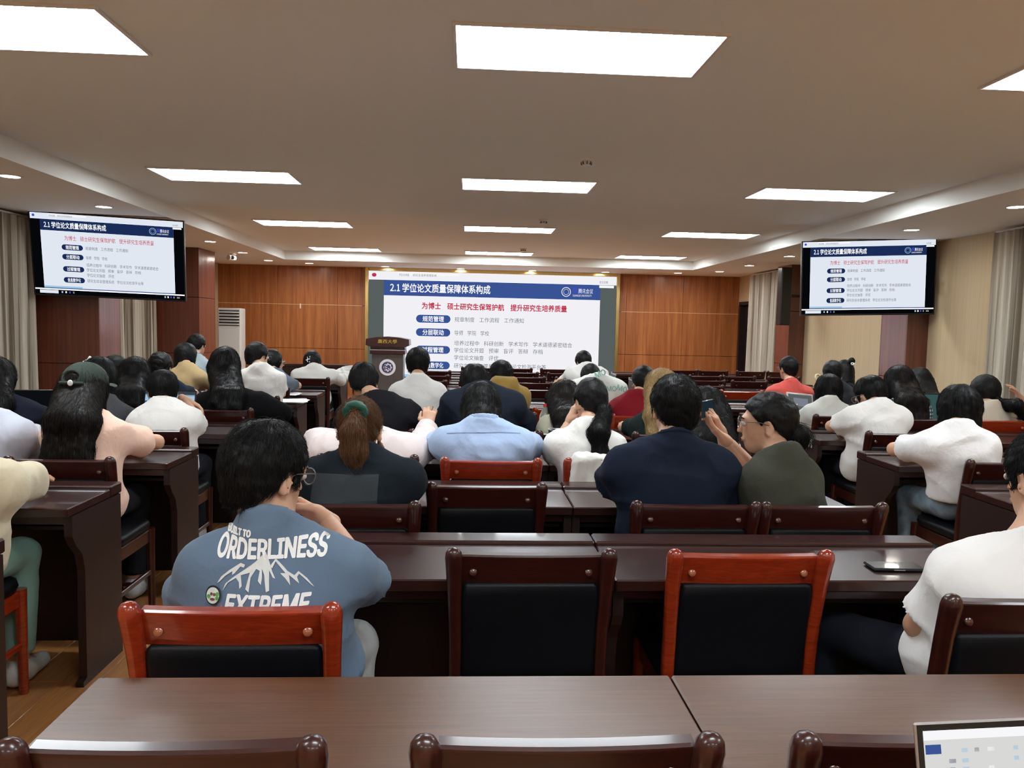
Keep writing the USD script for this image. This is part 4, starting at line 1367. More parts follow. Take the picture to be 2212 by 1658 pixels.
def white_tie_tail(I):
    HL, W = I['HL'], I['W']
    obj('hair_tie', place(torus(.017, .0075, 20, 8), HL((.02, -.125, -.062)), rotxyz(-.5, .3, 0)), M['print_white'], I['root'], smooth=True, label='white hair tie')
    b = I['back']
    tail_at(I, HL((.015, -.10, -.045)), [HL((.025, -.135, -.075)), W(b(.99) + I['sd'] * .03 - I['fw'] * .03), W(b(.88) + I['sd'] * .045 - I['fw'] * .03), W(b(.80) + I['sd'] * .07 - I['fw'] * .02)], (.017, .026, .040, .036, .014), 'black_hair', n=1600)


def low_tail(I):
    HL, W, b = I['HL'], I['W'], I['back']
    tail_at(I, HL((.02, -.10, -.05)), [HL((.04, -.12, -.10)), W(b(.98) + I['sd'] * .10 - I['fw'] * .02), W(b(.92) + I['sd'] * .13 - I['fw'] * .02)], (.024, .032, .042, .03), 'black_hair', n=500)


def bun_clip(I):
    HL = I['HL']
    o = Field(HL((0, -.12, -.06)) - .12, HL((0, -.12, -.06)) + .12, .006)
    o.ell(HL((0, -.115, -.055)), (.045, .05, .045), I['Rh'], .02).ell(HL((.0, -.10, -.10)), (.03, .03, .03), I['Rh'], .02)
    V, F = o.mesh()
    V = V + vnormals(V, F) * ((meshkit.fbm(V * 40, 3, 5) - .5) * .012)[:, None]
    b = obj('hair_bun', (V, F), M['black_hair'], I['root'], smooth=True)
    strands(b, V, F, HL((0, -.1, 0)), 'black_hair', 500, .07, .03, .2, 4, 4, .0012)
    pmat('clear_clip', (.85, .85, .86), .12, transmission_weight=.6)
    R = I['Rh'] @ rotxyz(.2, math.pi / 2 - .5, .3)
    clip = [place(torus(.022, .0042, 20, 6), HL((.03, -.15, -.055)), R), place(torus(.014, .0035, 16, 6), HL((.03, -.16, -.06)), R @ rotxyz(.9, 0, 0)), tube([HL((.03, -.13, -.04)), HL((.035, -.175, -.075))], .004)]
    obj('hair_clip', cat(*clip), M['clear_clip'], I['root'], smooth=True, label='clear plastic hair claw')


def claw_clip(I):
    HL = I['HL']
    obj('hair_clip', cat(tube([HL((-.035, -.122, .03)), HL((-.03, -.13, -.03))], .006), tube([HL((-.005, -.126, .04)), HL((-.008, -.132, -.035))], .006), tube([HL((-.035, -.128, .0)), HL((-.002, -.13, .006))], .007), tube([HL((-.05, -.118, -.005)), HL((-.03, -.128, -.01))], .008)), M['print_white'], I['root'], smooth=True, label='white hair claw')


def top_clip(I):
    HL = I['HL']
    tail_at(I, HL((.03, -.09, .07)), [HL((.05, -.115, .09)), HL((.075, -.10, .085))], (.03, .025, .012), 'black_hair', 'hair_knot')
    obj('hair_clip', cat(place(torus(.012, .006, 14, 6), HL((.05, -.13, .055)), rotxyz(1.4, 0, 0)), place(torus(.010, .005, 14, 6), HL((.068, -.125, .05)), rotxyz(1.4, .4, 0))), M['print_white'], I['root'], smooth=True, label='white hair tie')


def bow_clip(I):
    HL = I['HL']
    obj('hair_clip', cat(place(box(-.025, .025, -.006, .006, -.008, .008, .004), HL((-.05, -.08, .085)), rotxyz(.5, -.5, .3)), place(box(-.015, .015, -.006, .006, -.008, .008, .004), HL((-.03, -.085, .10)), rotxyz(.5, -1.0, .3))), M['print_white'], I['root'], label='white hair clip')


def baseball_cap(I):
    HL, Rh = I['HL'], I['Rh']
    pmat('cap_green', (.018, .030, .022), .8, bump=.2, bscale=200)
    c = HL((0, 0, 0))
    g = Field(c - .2, c + .2, .006)
    g.ell(HL((0, -.012, .030)), np.array([.098, .122, .098]), Rh, .01)
    X = (g.ax[0][:, None, None], g.ax[1][None, :, None], g.ax[2][None, None, :])
    n_, p_ = Rh @ unit((0, .12, -1)), HL((0, 0, .012))
    g.D = np.maximum(g.D, (X[0] - p_[0]) * n_[0] + (X[1] - p_[1]) * n_[1] + (X[2] - p_[2]) * n_[2])
    g.ell(HL((0, -.135, .055)), (.042, .05, .024), Rh, .006, sub=True)
    cap = obj('cap', g.mesh(), M['cap_green'], I['root'], smooth=True, label='dark green baseball cap')
    a = np.linspace(0, np.pi, 16)
    top = [(.088 * math.cos(t), .09 + .085 * math.sin(t), .022 - .018 * math.cos(t) ** 2) for t in a]
    bot = [(x, y, z - .004) for x, y, z in top]
    V = np.array([HL(p) for p in top + bot + [(0, .09, .024), (0, .09, .02)]])
    k = 16
    F = []
    for i in range(k - 1):
        F += [(i, i + 1, 2 * k), (k + i + 1, k + i, 2 * k + 1), (i, k + i, k + i + 1), (i, k + i + 1, i + 1)]
    obj('cap_peak', (V, np.array(F)), M['cap_green'], cap)
    obj('cap_button', place(trimesh.creation.icosphere(2, .008), HL((0, -.012, .128))), M['cap_green'], cap, smooth=True)
    obj('cap_strap', tube([HL((x, -.012 - .124 * math.sqrt(max(0, 1 - (x / .098) ** 2)), .022)) for x in np.linspace(-.06, .06, 9)], .009, 6), M['cap_green'], cap, smooth=True)
    obj('cap_badge', place(lathe([(0, .004), (.012, .003), (.016, 0), (0, 0)], 16), HL((.018, -.145, .022)), Rh @ rotxyz(math.pi / 2)), M['print_white'], cap, smooth=True)


def mo_jacket(I):
    q = px(I, 6.68)
    for s, u, v, hgt, rot in (('MO', 1290, 817, .05, -.35), ('MO', 1311, 845, .045, 0), ('MO', 1333, 842, .05, .3)):
        m = text(s, None, hgt, .002, True, cjk=False)
        m = place(m, (0, 0, 0), rotxyz(0, rot, 0))
        x, z = q(u, v)
        obj('print_lettering', on_back(I, place(m, (x, 0, z)), .003), M['print_teal'], I['root'])


def yoke(I):
    q = px(I, 3.82)
    pts = [q(u, v) for u, v in ((965, 938), (1000, 935), (1040, 934), (1080, 934), (1125, 938))]
    line = shapely.LineString(pts).buffer(.0022)
    obj('yoke_seam', on_back(I, poly_sheet(line), .001), cloth('cloth_seam', (.20, .27, .42)), I['root'])
    W, Nb, fw, sd = I['W'], I['Nb'], I['fw'], I['sd']
    a = np.linspace(-2.6, 2.6, 17)
    ring = [W(Nb) + (-fw * math.cos(t) + sd * math.sin(t)) * .078 + np.array([0, 0, .012 - .02 * (1 - math.cos(t))]) for t in a]
    r2 = [p + np.array([0, 0, .026]) - (p - W(Nb)) * [.12, .12, 0] for p in ring]
    g = Field(np.min(ring, 0) - .06, np.max(r2, 0) + .06, .006)
    for k in range(len(ring) - 1):
        for f in (0, .33, .66, 1):
            g.cone(ring[k] * (1 - f) + r2[k] * f, ring[k + 1] * (1 - f) + r2[k + 1] * f, .007, .007, .008)
    obj('shirt_collar', g.mesh(), cloth('cloth_lightblue', (.34, .44, .63)), I['root'], smooth=True)


# patterned cloths
M['plaid'] = usdkit.material(stage, '/World/Looks/plaid', {
    'tc': ('texture_coordinate', {}), 'w1': ('wave_texture', dict(wave_type='bands', bands_direction='x', scale=11.0)), 'w2': ('wave_texture', dict(wave_type='bands', bands_direction='z', scale=11.0)),
    'r1': ('rgb_ramp', {'ramp': [(.35, (.55, .58, .56)), (.6, (.05, .09, .15))]}), 'r2': ('rgb_ramp', {'ramp': [(.35, (.75, .78, .74)), (.6, (.10, .20, .26))]}),
    'mx': ('mix_color', dict(blend_type='multiply', fac=1.0)), 'p': ('principled_bsdf', dict(roughness=.85))},
    [('tc.object', 'w1.vector'), ('tc.object', 'w2.vector'), ('w1.fac', 'r1.fac'), ('w2.fac', 'r2.fac'), ('r1.color', 'mx.a'), ('r2.color', 'mx.b'), ('mx.result', 'p.base_color')], surface='p.BSDF')
M['floral'] = usdkit.material(stage, '/World/Looks/floral', {
    'tc': ('texture_coordinate', {}), 'v': ('voronoi_texture', dict(scale=22.0)), 'r': ('rgb_ramp', {'ramp': [(.25, (.05, .06, .07)), (.45, (.6, .62, .6))]}), 'p': ('principled_bsdf', dict(roughness=.85))},
    [('tc.object', 'v.vector'), ('v.distance', 'r.fac'), ('r.color', 'p.base_color')], surface='p.BSDF')
M['denim'] = usdkit.material(stage, '/World/Looks/denim', {
    'tc': ('texture_coordinate', {}), 'n': ('noise_texture', dict(scale=14, detail=5)), 'r': ('rgb_ramp', {'ramp': [(.3, (.10, .15, .20)), (.7, (.27, .36, .42))]}), 'p': ('principled_bsdf', dict(roughness=.9))},
    [('tc.object', 'n.vector'), ('n.fac', 'r.fac'), ('r.color', 'p.base_color')], surface='p.BSDF')
M['cloth_280_370_430'] = M['denim']

WHITE, CREAM = (.70, .68, .65), (.62, .53, .36)
# --- middle block
person('man in a faded blue T-shirt with white print, seated at the left front', (580, 914, 1.98), (394, 794, 1163, 1.94), hyaw=-36, hpit=12, top=(.112, .162, .232), glass='glasses_grey', bw=1.10,
       elL=(408, 1288, 2.02), elR=(796, 1256, 2.06), wrR=(705, 1122, 2.20), sleeve=.97, bottom=(.55, .57, .57), lean=.0, loose=.008, ht=.018, extras=print_shirt,
       handR=dict(f=(-.75, -.1, .45), n=(-.3, -.5, -.6), curl=.75), knees={1: (-.33, 2.3, .535)}, shoes=(.4, .4, .4))
person('woman with brown ponytail, green scrunchie and charcoal T-shirt', (778, 860, 3.08), (655, 908, 990, 2.98), hpit=10, hair='pony', hc='brown_hair', ht=.012, top=(.013, .018, .024), sleeve=.7, bw=.97, loose=.008, extras=back_patch, lean=.02, elR=(876, 1070, 3.15))
person('broad man in a navy T-shirt, third row, beside the phone holder', (1458, 812, 3.08), (1312, 1588, 968, 2.98), hpit=4, hyaw=6, top=(.012, .017, .033), sleeve=.8, bw=1.1, loose=.014, ht=.02, lean=.02, chestw=1.1,
       elL=(1318, 1075, 3.12), elR=(1566, 1085, 3.05))
person('woman in olive T-shirt and glasses holding up a phone', (1658, 848, 3.1), (1598, 1772, 995, 2.98), hyaw=68, hpit=4, hair='pony', ht=.013, top=(.052, .055, .042), sleeve=.55, byaw=28, bw=.95, loose=.012, lean=.02, glass='glasses_grey',
       elL=(1588, 1050, 3.2), wrL=(1562, 945, 3.26), elR=(1640, 1030, 3.2), wrR=(1578, 960, 3.22), extras=bun_clip,
       handL=dict(f=(-.35, .1, .9), n=(-.8, .3, -.1), curl=[.35, .5, .7, .8], spread=.25, thumb=.2), handR=dict(f=(-.72, .2, .66), n=(-.5, .2, .8), curl=.22, spread=.05))
person('man in a light blue shirt bowed over his desk, on a red chair', (1040, 828, 4.14), (938, 1150, 925, 3.93), hpit=38, hair='bob', hairlen=.075, ht=.014, top=(.34, .44, .63), sleeve=.8, loose=.012, extras=yoke, lean=.03,
       elL=(932, 1000, 4.1), elR=(1150, 985, 4.15))
person('woman in white T-shirt with a long black ponytail and white tie', (1276, 818, 4.12), (1182, 1350, 930, 3.96), hpit=16, hyaw=12, hair='pony', ht=.014, top=WHITE, sleeve=.5, bw=.92, extras=white_tie_tail,
       elL=(1188, 1000, 4.1), wrL=(1228, 915, 4.2), handL=dict(f=(.3, .0, .8), n=(.8, .2, -.2), curl=.6), lean=.03)
person('bowed person in a baggy white and pink shirt behind the scrunchie', (792, 895, 4.12), (685, 905, 945, 3.95), hpit=20, hair='bob', hairlen=-.03, ht=.012, top=(.70, .61, .60), sleeve=1.95, loose=.018, lean=.03, fold=.016,
       elL=(690, 1000, 4.12), elR=(915, 1020, 4.1), wrR=(924, 925, 4.42), handR=dict(f=(.05, .3, .6), n=(0, .8, -.4), curl=.8))
person('long haired person in white holding a phone, beside the navy T-shirt', (1526, 836, 4.2), (1455, 1592, 950, 3.98), hpit=14, hair='long', ht=.016, top=WHITE, sleeve=1.9, bw=.92, zend=.74,
       elL=(1480, 985, 4.25), wrL=(1504, 935, 4.32), handL=dict(f=(.1, .2, .9), n=(.3, .9, 0), curl=.5))
person('bowed person in black, fifth row, left of the white thermos', (787, 787, 5.12), (735, 905, 866, 4.86), hpit=30, hroll=-6, ht=.018, top=(.012, .012, .015), sleeve=.8, loose=.012, lean=.05)
person('big man in a dark navy T-shirt before the light blue shirt', (1026, 790, 5.05), (960, 1128, 845, 4.84), hpit=24, ht=.018, top=(.014, .019, .030), sleeve=.85, bw=1.08, loose=.016, chestw=1.05,
       elL=(955, 920, 4.98), elR=(1143, 925, 5.02))
person('long haired woman in beige with a hand raised to her head', (1218, 822, 5.1), (1168, 1292, 900, 4.9), hpit=26, hroll=10, hair='long', ht=.014, hc='long_dark_hair', top=(.42, .40, .30), sleeve=1.5, bw=.9, zend=.80,
       elL=(1185, 905, 5.05), wrL=(1200, 858, 5.1), handL=dict(f=(.1, .1, .9), n=(.6, .6, 0), curl=.8))
person('blonde long haired woman in dark green, behind the navy T-shirt', (1430, 796, 5.1), (1368, 1480, 895, 4.92), hpit=8, hair='long', hc='blonde_hair', ht=.018, top=(.012, .020, .018), sleeve=.8, bw=.94, zend=.78)
person('man in a white long sleeved shirt next to the lectern', (903, 752, 6.1), (848, 958, 828, 5.86), hpit=6, ht=.016, top=(.64, .63, .61), sleeve=1.9, loose=.01)
person('person in a mustard yellow jacket, middle of the sixth row', (1084, 781, 6.15), (1040, 1136, 838, 5.86), hpit=22, hyaw=-16, ht=.016, top=(.29, .185, .045), sleeve=1.9, loose=.016, hood=True, fold=.016, elR=(1122, 875, 6.0))
person('person in a dark red T-shirt on a red chair, left of the blonde woman', (1390, 790, 6.06), (1322, 1424, 860, 5.9), hpit=10, hair='pony', ht=.018, top=(.18, .008, .014), sleeve=.8, loose=.012, elL=(1316, 905, 6.02))
person('bowed person in a white jacket with green lettering', (1276, 788, 7.05), (1236, 1346, 822, 6.82), hpit=32, ht=.018, top=(.62, .63, .58), sleeve=1.9, loose=.018, extras=mo_jacket, lean=.04)
person('person in a white shirt leaning right in front of the big screen', (1260, 759, 9.0), (1226, 1308, 794, 8.78), hpit=24, hyaw=16, ht=.018, top=WHITE, sleeve=1.8, loose=.014)
# --- left block
person('person in a cream shirt and green trousers at the left edge', (-92, 905, 2.95), (-200, 22, 1005, 2.88), hpit=10, hair='bob', top=(.62, .54, .38), sleeve=1.95, loose=.016, bottom=(.22, .38, .32), fold=.016, deskf=3.05, byaw=0,
       elR=(62, 1052, 3.10), wrR=(-40, 1075, 3.2), knees={1: (-1.80, 3.2, .535)}, shoes=(.62, .61, .56))
person('woman in a dark green cap and peach T-shirt, left block', (186, 786, 3.98), (106, 262, 905, 3.84), hpit=4, hyaw=-10, hair='long', hc='long_dark_hair', ht=.010, top=(.80, .53, .42), sleeve=.72, bw=.95, loose=.014, extras=baseball_cap, zend=.78, hairlen=.02,
       elR=(338, 985, 4.10), bottom=(.015, .015, .018), lean=.0)
person('man in a white T-shirt and glasses turned to the lit laptop', (350, 800, 4.95), (286, 428, 880, 4.82), hyaw=30, hpit=6, ht=.013, top=WHITE, sleeve=.72, loose=.012, glass='black_plastic', elR=(432, 915, 5.0), wrR=(398, 862, 5.08), handR=dict(f=(.3, .1, -.2), n=(0, -.4, -.9), curl=.5))
person('person in a lavender shirt at the left edge, behind the cream shirt', (-62, 812, 3.95), (-125, 62, 905, 3.86), hpit=12, hair='bob', top=(.50, .52, .60), sleeve=1.9, loose=.014, elR=(70, 960, 4.12))
person('long haired person in dark navy beside the silver laptop, left edge', (-8, 772, 5.0), (-60, 78, 870, 4.88), hpit=12, hair='long', ht=.016, top=(.012, .013, .024), sleeve=1.9, loose=.014, zend=.9, elR=(85, 905, 5.1))
person('woman all in black with very long straight black hair', (487, 750, 6.1), (424, 588, 852, 5.88), hpit=4, hair='long', ht=.020, top=(.006, .006, .007), sleeve=1.9, loose=.02, bw=.98, zend=.86, elR=(606, 892, 5.92))
person('dark haired person with a white clip, behind the green cap', (216, 772, 5.08), (158, 276, 868, 4.93), hpit=14, hyaw=-14, hair='bob', ht=.016, top=(.05, .05, .055), sleeve=1.9, bw=.92, extras=bow_clip)
person('long straight haired person, left of the crew cut man in white', (293, 772, 6.05), (243, 345, 852, 5.92), hpit=10, hair='long', ht=.018, top=(.02, .02, .024), sleeve=1.9, bw=.92, zend=.86)
person('short haired person in grey by the wide left column', (251, 768, 7.0), (214, 290, 828, 6.85), hpit=12, hyaw=-20, ht=.018, top=(.10, .11, .12), sleeve=.8)
person('curly haired person in dark navy, left block', (347, 762, 7.0), (300, 398, 822, 6.82), hpit=12, hair='short', ht=.024, amp=.006, top=(.014, .02, .036), sleeve=.8)
person('bob haired woman in a tan top beside the reddish column', (403, 740, 8.0), (372, 436, 796, 7.82), hpit=4, hyaw=-25, hair='bob', ht=.016, top=(.42, .30, .15), sleeve=1.6, bw=.92)
person('person in pale blue behind the tan top, farthest left', (426, 722, 9.15), (386, 452, 772, 8.95), hpit=6, hyaw=-20, ht=.022, top=(.36, .44, .48), sleeve=.8)
person('man in a white T-shirt with black glasses, turned right', (557, 740, 7.05), (517, 612, 800, 6.86), hyaw=-34, hpit=8, ht=.016, top=WHITE, sleeve=.8, loose=.012, glass='black_plastic', elR=(608, 850, 6.92))
person('person with glasses mostly hidden behind the white T-shirt man', (590, 755, 8.05), (560, 626, 808, 7.9), hyaw=-62, hpit=6, hair='bob', ht=.010, top=(.10, .12, .15), sleeve=.8, bw=.92, glass='glasses_grey')
person('woman in white with a white hair claw before the front table', (675, 757, 9.45), (632, 728, 796, 9.2), hpit=10, hair='bob', hairlen=-.03, ht=.018, top=(.62, .60, .57), sleeve=1.8, bw=.95, extras=claw_clip, lean=.0)
# --- right block
person('woman in white T-shirt and blue jeans with a neat black bob', (2072, 831, 4.12), (1986, 2146, 932, 3.99), hpit=4, hair='bob', ht=.019, hairlen=.075, top=(.74, .73, .73), sleeve=.72, bw=.95, loose=.014, bottom=(.280, .370, .430), elL=(1930, 1005, 4.18), lean=.0, fold=.011, hem=.015)
person('man in a white T-shirt with glasses looking down, right block', (1880, 815, 5.24), (1826, 1962, 880, 5.07), hpit=24, hyaw=22, ht=.018, top=WHITE, sleeve=.75, loose=.014, glass='glasses_grey', elL=(1794, 948, 5.2))
person('woman with a round black bob in a pale grey top holding a tablet', (1790, 808, 6.2), (1738, 1838, 872, 6.06), hpit=8, hair='bob', ht=.018, top=(.60, .60, .56), sleeve=1.5, bw=.92, elL=(1722, 905, 6.2), wrL=(1706, 884, 6.33), handL=dict(f=(.3, .6, .3), n=(.5, .3, -.5), curl=.5))
person('man in a coral red T-shirt sitting upright by the right column', (1703, 770, 8.1), (1656, 1757, 832, 7.98), hyaw=14, hpit=2, ht=.018, elL=(1666, 872, 8.12), top=(.52, .075, .06), sleeve=.8, glass='glasses_grey')
person('long haired woman in a blue plaid shirt, right block', (1942, 790, 6.12), (1900, 2005, 868, 5.95), hpit=10, hyaw=8, hair='long', hc='long_dark_hair', ht=.018, top=(.3, .35, .36), top_mat=M['plaid'], sleeve=1.7, bw=.92, zend=.80, glass='black_plastic')
person('long haired woman in a floral top behind the plaid shirt', (1987, 794, 7.2), (1950, 2030, 858, 7.05), hpit=10, hair='long', ht=.016, top=(.2, .21, .2), top_mat=M['floral'], sleeve=.8, bw=.92, zend=.92)
person('short haired man in a dark grey T-shirt before the beige wall', (1800, 780, 7.2), (1768, 1850, 836, 7.05), hpit=14, hyaw=-24, ht=.018, top=(.035, .038, .045), sleeve=.8)
person('woman with a hair knot and white tie beside the beige wall', (1824, 778, 8.15), (1790, 1866, 842, 8.0), hpit=16, hyaw=-10, hair='bob', ht=.012, top=(.02, .02, .025), sleeve=.8, bw=.92, extras=top_clip)
person('woman in beige with a low black ponytail, far right', (2128, 811, 6.08), (2074, 2196, 882, 5.92), hpit=10, hair='pony', ht=.024, top=(.52, .46, .37), sleeve=1.6, bw=.95, extras=low_tail, hsize=1.06)
person('person in black raising a hand at the right edge', (2282, 800, 6.08), (2215, 2340, 872, 5.97), hpit=6, hair='short', top=(.01, .01, .012), sleeve=.6, elL=(2206, 903, 6.12), wrL=(2208, 866, 6.18), handL=dict(f=(-.45, .1, .8), n=(-.6, .3, -.4), curl=.35))
person('man in a white T-shirt and dark shorts, cut by the right edge', (2262, 934, 2.02), (2022, 2420, 1190, 1.98), hyaw=10, hpit=10, ht=.013, top=(.74, .73, .72), sleeve=.78, loose=.014, bottom=(.012, .014, .02), elL=(1985, 1350, 2.06), wrL=(2075, 1415, 2.2), elR=(2440, 1370, 2.06), wrR=(2330, 1420, 2.2), lean=.0,
       pel=(1.44, 2.038), knees={-1: (1.16, 2.42, .545)}, fold=.013, deskf=3.0)

# ------------------------------------------------------------------ small things on the desks
def on_desk(u, v, z=.762):
    q = CM.T @ np.array([(u - 1106) / CF, (v - 829) / CF, 1.])
    return q * ((z - CAMH) / q[2]) + np.array([0, 0, CAMH])


def phone(name, label, loc, R, L=.155, Wd=.076, screen='black_glass'):
    t = thing(name, label, 'phone', loc)
    obj('case', place(box(-L / 2, L / 2, -Wd / 2, Wd / 2, 0, .0085, .003), (0, 0, 0), R), M['phone_case'], t)
    obj('screen', place(box(-L / 2 + .004, L / 2 - .004, -Wd / 2 + .004, Wd / 2 - .004, .0082, .0092), (0, 0, 0), R), M[screen], t)
    obj('side_button', place(box(-.02, .015, -Wd / 2 - .001, -Wd / 2 + .002, .003, .006), (0, 0, 0), R), M['silver'], t)
    return t


pmat('black_glass', (.004, .005, .007), .22, coat_weight=.2)
pmat('phone_case', (.010, .016, .022), .3, coat_weight=.3)
emat('phone_glow', srgb(40, 60, 70), .5)
emat('laptop_white', srgb(226, 226, 224), .9)
emat('laptop_blue', srgb(150, 185, 200), .8)
emat('laptop_dark', srgb(14, 18, 20), .8)
emat('laptop_teal', srgb(60, 92, 90), .8)
p = on_desk(1932, 1226)
phone('smartphone', 'dark smartphone lying face up on the second desk, right end', p, rotxyz(0, 0, -.05), .165, .078)
t = phone('smartphone', 'smartphone held up sideways by the woman in olive', at(1526, 882, 3.285), rotxyz(0, 0, .95) @ rotxyz(math.pi / 2 - .1, 0, 0), .15, .074, 'phone_glow')
pmat('yellow_case', (.75, .66, .36), .5)
t = thing('smartphone', 'phone in a yellow case held by the long haired person in white', 'phone', at(1513, 920, 4.36))
obj('case', place(box(-.075, .075, -.004, .004, -.036, .036, .003), (0, 0, 0), rotxyz(.3, .05, .2)), M['yellow_case'], t)
obj('camera_bump', place(box(-.05, .0, -.007, -.004, -.016, .008, .001), (0, 0, 0), rotxyz(.3, .05, .2)), M['black_glass'], t)


def laptop(label, hinge, width, angle, open_, screen, body, ui=None, depth=None):
    """hinge: point under the middle of the hinge on the desk; the screen faces -y turned by angle"""
    t = thing('laptop', label, 'laptop', hinge, angle)
    d = depth or width * .66
    obj('base', box(-width / 2, width / 2, -d, .006, 0, .016, .003), M[body], t)
    obj('keyboard', cat(*[box(-width * .42 + i * width * .07, -width * .42 + i * width * .07 + width * .058, -d * .45 + j * .019, -d * .45 + j * .019 + .0155, .016, .0178) for i in range(12) for j in range(5)]), M['black_plastic'], t, kind='stuff')
    obj('touchpad', box(-width * .15, width * .15, -d * .95, -d * .58, .016, .0165), M[body], t)
    R = rotxyz(-open_, 0, 0)
    obj('lid', place(box(-width / 2, width / 2, 0, .006, 0, d, .002), (0, 0, .012), R), M[body], t)
    b = .009
    obj('bezel', place(box(-width / 2 + .002, width / 2 - .002, -.001, 0, .002, d - .002), (0, 0, .012), R), M['black_plastic'], t)
    obj('screen', place(box(-width / 2 + b, width / 2 - b, -.0016, -.001, b * 1.6, d - b), (0, 0, .012), R), M[screen], t)
    if ui:
        for nm, x0, x1, z0, z1, mt in ui:
            obj(nm, place(box(-width / 2 + b + x0 * (width - 2 * b), -width / 2 + b + x1 * (width - 2 * b), -.0022, -.0016, b + (1 - z1) * (d - 2 * b), b + (1 - z0) * (d - 2 * b)), (0, 0, .012), R), M[mt], t)
    return t


ui = [('window_bar', 0, 1, 0, .05, 'screen_strip'), ('file_tab', .005, .07, .075, .125, 'screen_blue'), ('ribbon', .08, 1, .06, .24, 'laptop_white')]
r_ = np.random.default_rng(4)
for i in range(16):
    x = .10 + i * .056
    for z in (.10, .155, .20):
        if r_.random() < .6:
            ui.append(('ribbon_icon', x, x + r_.uniform(.012, .03), z, z + .022, ('screen_text', 'screen_sky', 'screen_text', 'screen_strip')[i % 4]))
for i in range(10):
    ui.append(('text_line', .08 if i % 3 == 0 else .05, .08 + r_.uniform(.05, .12), .3 + i * .06, .316 + i * .06, 'screen_text'))
for i in range(8):
    ui.append(('text_line', .35, .5 + r_.uniform(.1, .4), .33 + i * .075, .345 + i * .075, 'screen_text'))
dup(dk, (GAP + .6, .45, 0), 0, 'dark wooden desk under the open silver laptop, closest to the camera', 'desk', 'desks in rows')
laptop('open silver laptop showing a white document, bottom right corner', (.735, .865, .773), .335, .07, .22, 'laptop_white', 'silver', ui, .238)
laptop('thin silver edged laptop with a dark screen, left edge', on_desk(60, 908), .32, .1, .25, 'laptop_dark', 'silver')
laptop('laptop with a lit pale blue page between the cap and crew cut', np.array([-2.02, 5.34, .775]), .36, -.1, .2, 'laptop_blue', 'black_plastic', [('window_bar', 0, 1, 0, .1, 'screen_ink'), ('page_header', 0, 1, .14, .3, 'screen_sky'), ('page_band', 0, 1, .3, .36, 'screen_blue')])
laptop('laptop with a dull green screen beside the neat black bob', at(2010, 912, 6.4), .36, .05, .2, 'laptop_teal', 'black_plastic')
laptop('laptop with a dull green screen behind the low ponytail, far right', at(2160, 912, 6.45), .3, -.1, .2, 'laptop_teal', 'black_plastic')


def bottle(label, u, v, z=.774):
    p = on_desk(u, v, z)
    t = thing('drink_bottle', label, 'bottle', p)
    pmat('cola', (.02, .006, .004), .08, coat_weight=.6)
    pmat('clear_plastic', (.7, .72, .72), .08, transmission_weight=.85)
    pmat('label_red', (.62, .02, .02), .4)
    obj('body', lathe([(0, 0), (.028, 0), (.033, .008), (.033, .05), (.030, .07), (.033, .09), (.033, .13), (.031, .15), (0, .15)], 24), M['cola'], t, smooth=40)
    obj('shoulder', lathe([(.031, .15), (.024, .185), (.014, .205), (.0135, .215), (0, .215)], 24), M['clear_plastic'], t, smooth=50)
    obj('label', lathe([(.0336, .095), (.0342, .096), (.0342, .148), (.0325, .150)], 24), M['label_red'], t, smooth=40)
    obj('cap', lathe([(0, .232), (.0145, .232), (.0155, .23), (.0155, .212), (0, .212)], 20), M['label_red'], t, smooth=40)
    return t


bottle('plastic cola bottle with red cap and red label', 1177, 948, .774)
p = on_desk(917, 986)
t = thing('vacuum_flask', 'pale cream vacuum flask with small pink prints', 'flask', p)
pmat('flask_cream', (.66, .64, .56), .35)
pmat('flask_pink', (.62, .30, .30), .5)
obj('body', lathe([(0, 0), (.027, 0), (.030, .004), (.030, .135), (.028, .14), (0, .14)], 28), M['flask_cream'], t, smooth=40)
obj('lid', lathe([(0, .175), (.024, .175), (.029, .17), (.0295, .143), (.028, .141), (0, .141)], 28), M['flask_cream'], t, smooth=40)
for k, (a, z) in enumerate(((-1.9, .12), (-1.4, .095), (-1.7, .06), (-1.3, .03), (-2.0, .155))):
    obj('printed_motif', place(lathe([(0, .0015), (.005, .001), (.006, 0), (0, 0)], 10), (.0302 * math.cos(a), .0302 * math.sin(a), z), rotxyz(math.pi / 2, 0, a + math.pi / 2)), M['flask_pink'], t)
t = thing('pen', 'slim silver pen in the hand above the cream flask', 'pen', at(928, 893, 4.47))
obj('barrel', tube([(-.015, 0, -.05), (.02, .0, .045)], .0045), M['silver'], t, smooth=50)
obj('tip', tube([(-.022, 0, -.07), (-.015, 0, -.05)], [.001, .0045]), M['black_plastic'], t, smooth=50)
p = on_desk(1199, 985)
t = thing('tumbler', 'dark blue grey tumbler beside the white ponytail shirt', 'tumbler', p)
pmat('tumbler_grey', (.03, .036, .042), .4)
pmat('tumbler_rim', (.55, .55, .55), .3)
obj('cup', lathe([(0, 0), (.03, 0), (.034, .004), (.043, .155), (.041, .156), (.033, .01), (0, .01)], 28), M['tumbler_grey'], t, smooth=40)
obj('rim', place(torus(.042, .0022, 28, 6), (0, 0, .156)), M['tumbler_rim'], t, smooth=True)
obj('lettering', cat(*[tube([(.0405 * math.cos(a), .0405 * math.sin(a), .128 + .003 * math.sin(a * 40)) for a in np.linspace(a0, a0 + .16, 5)], .0012, 5) for a0 in np.linspace(-2.3, -1.0, 6)]), M['tumbler_rim'], t)
p = on_desk(1172, 938, .762)
t = thing('notebook', 'small kraft covered notebook beside the cola bottle', 'notebook', p, .25)
obj('cover', cat(box(-.075, .075, -.05, .05, .014, .016), box(-.075, .075, -.05, .05, 0, .002)), M['kraft'], t)
obj('pages', box(-.073, .073, -.048, .048, .002, .014), M['paper'], t)
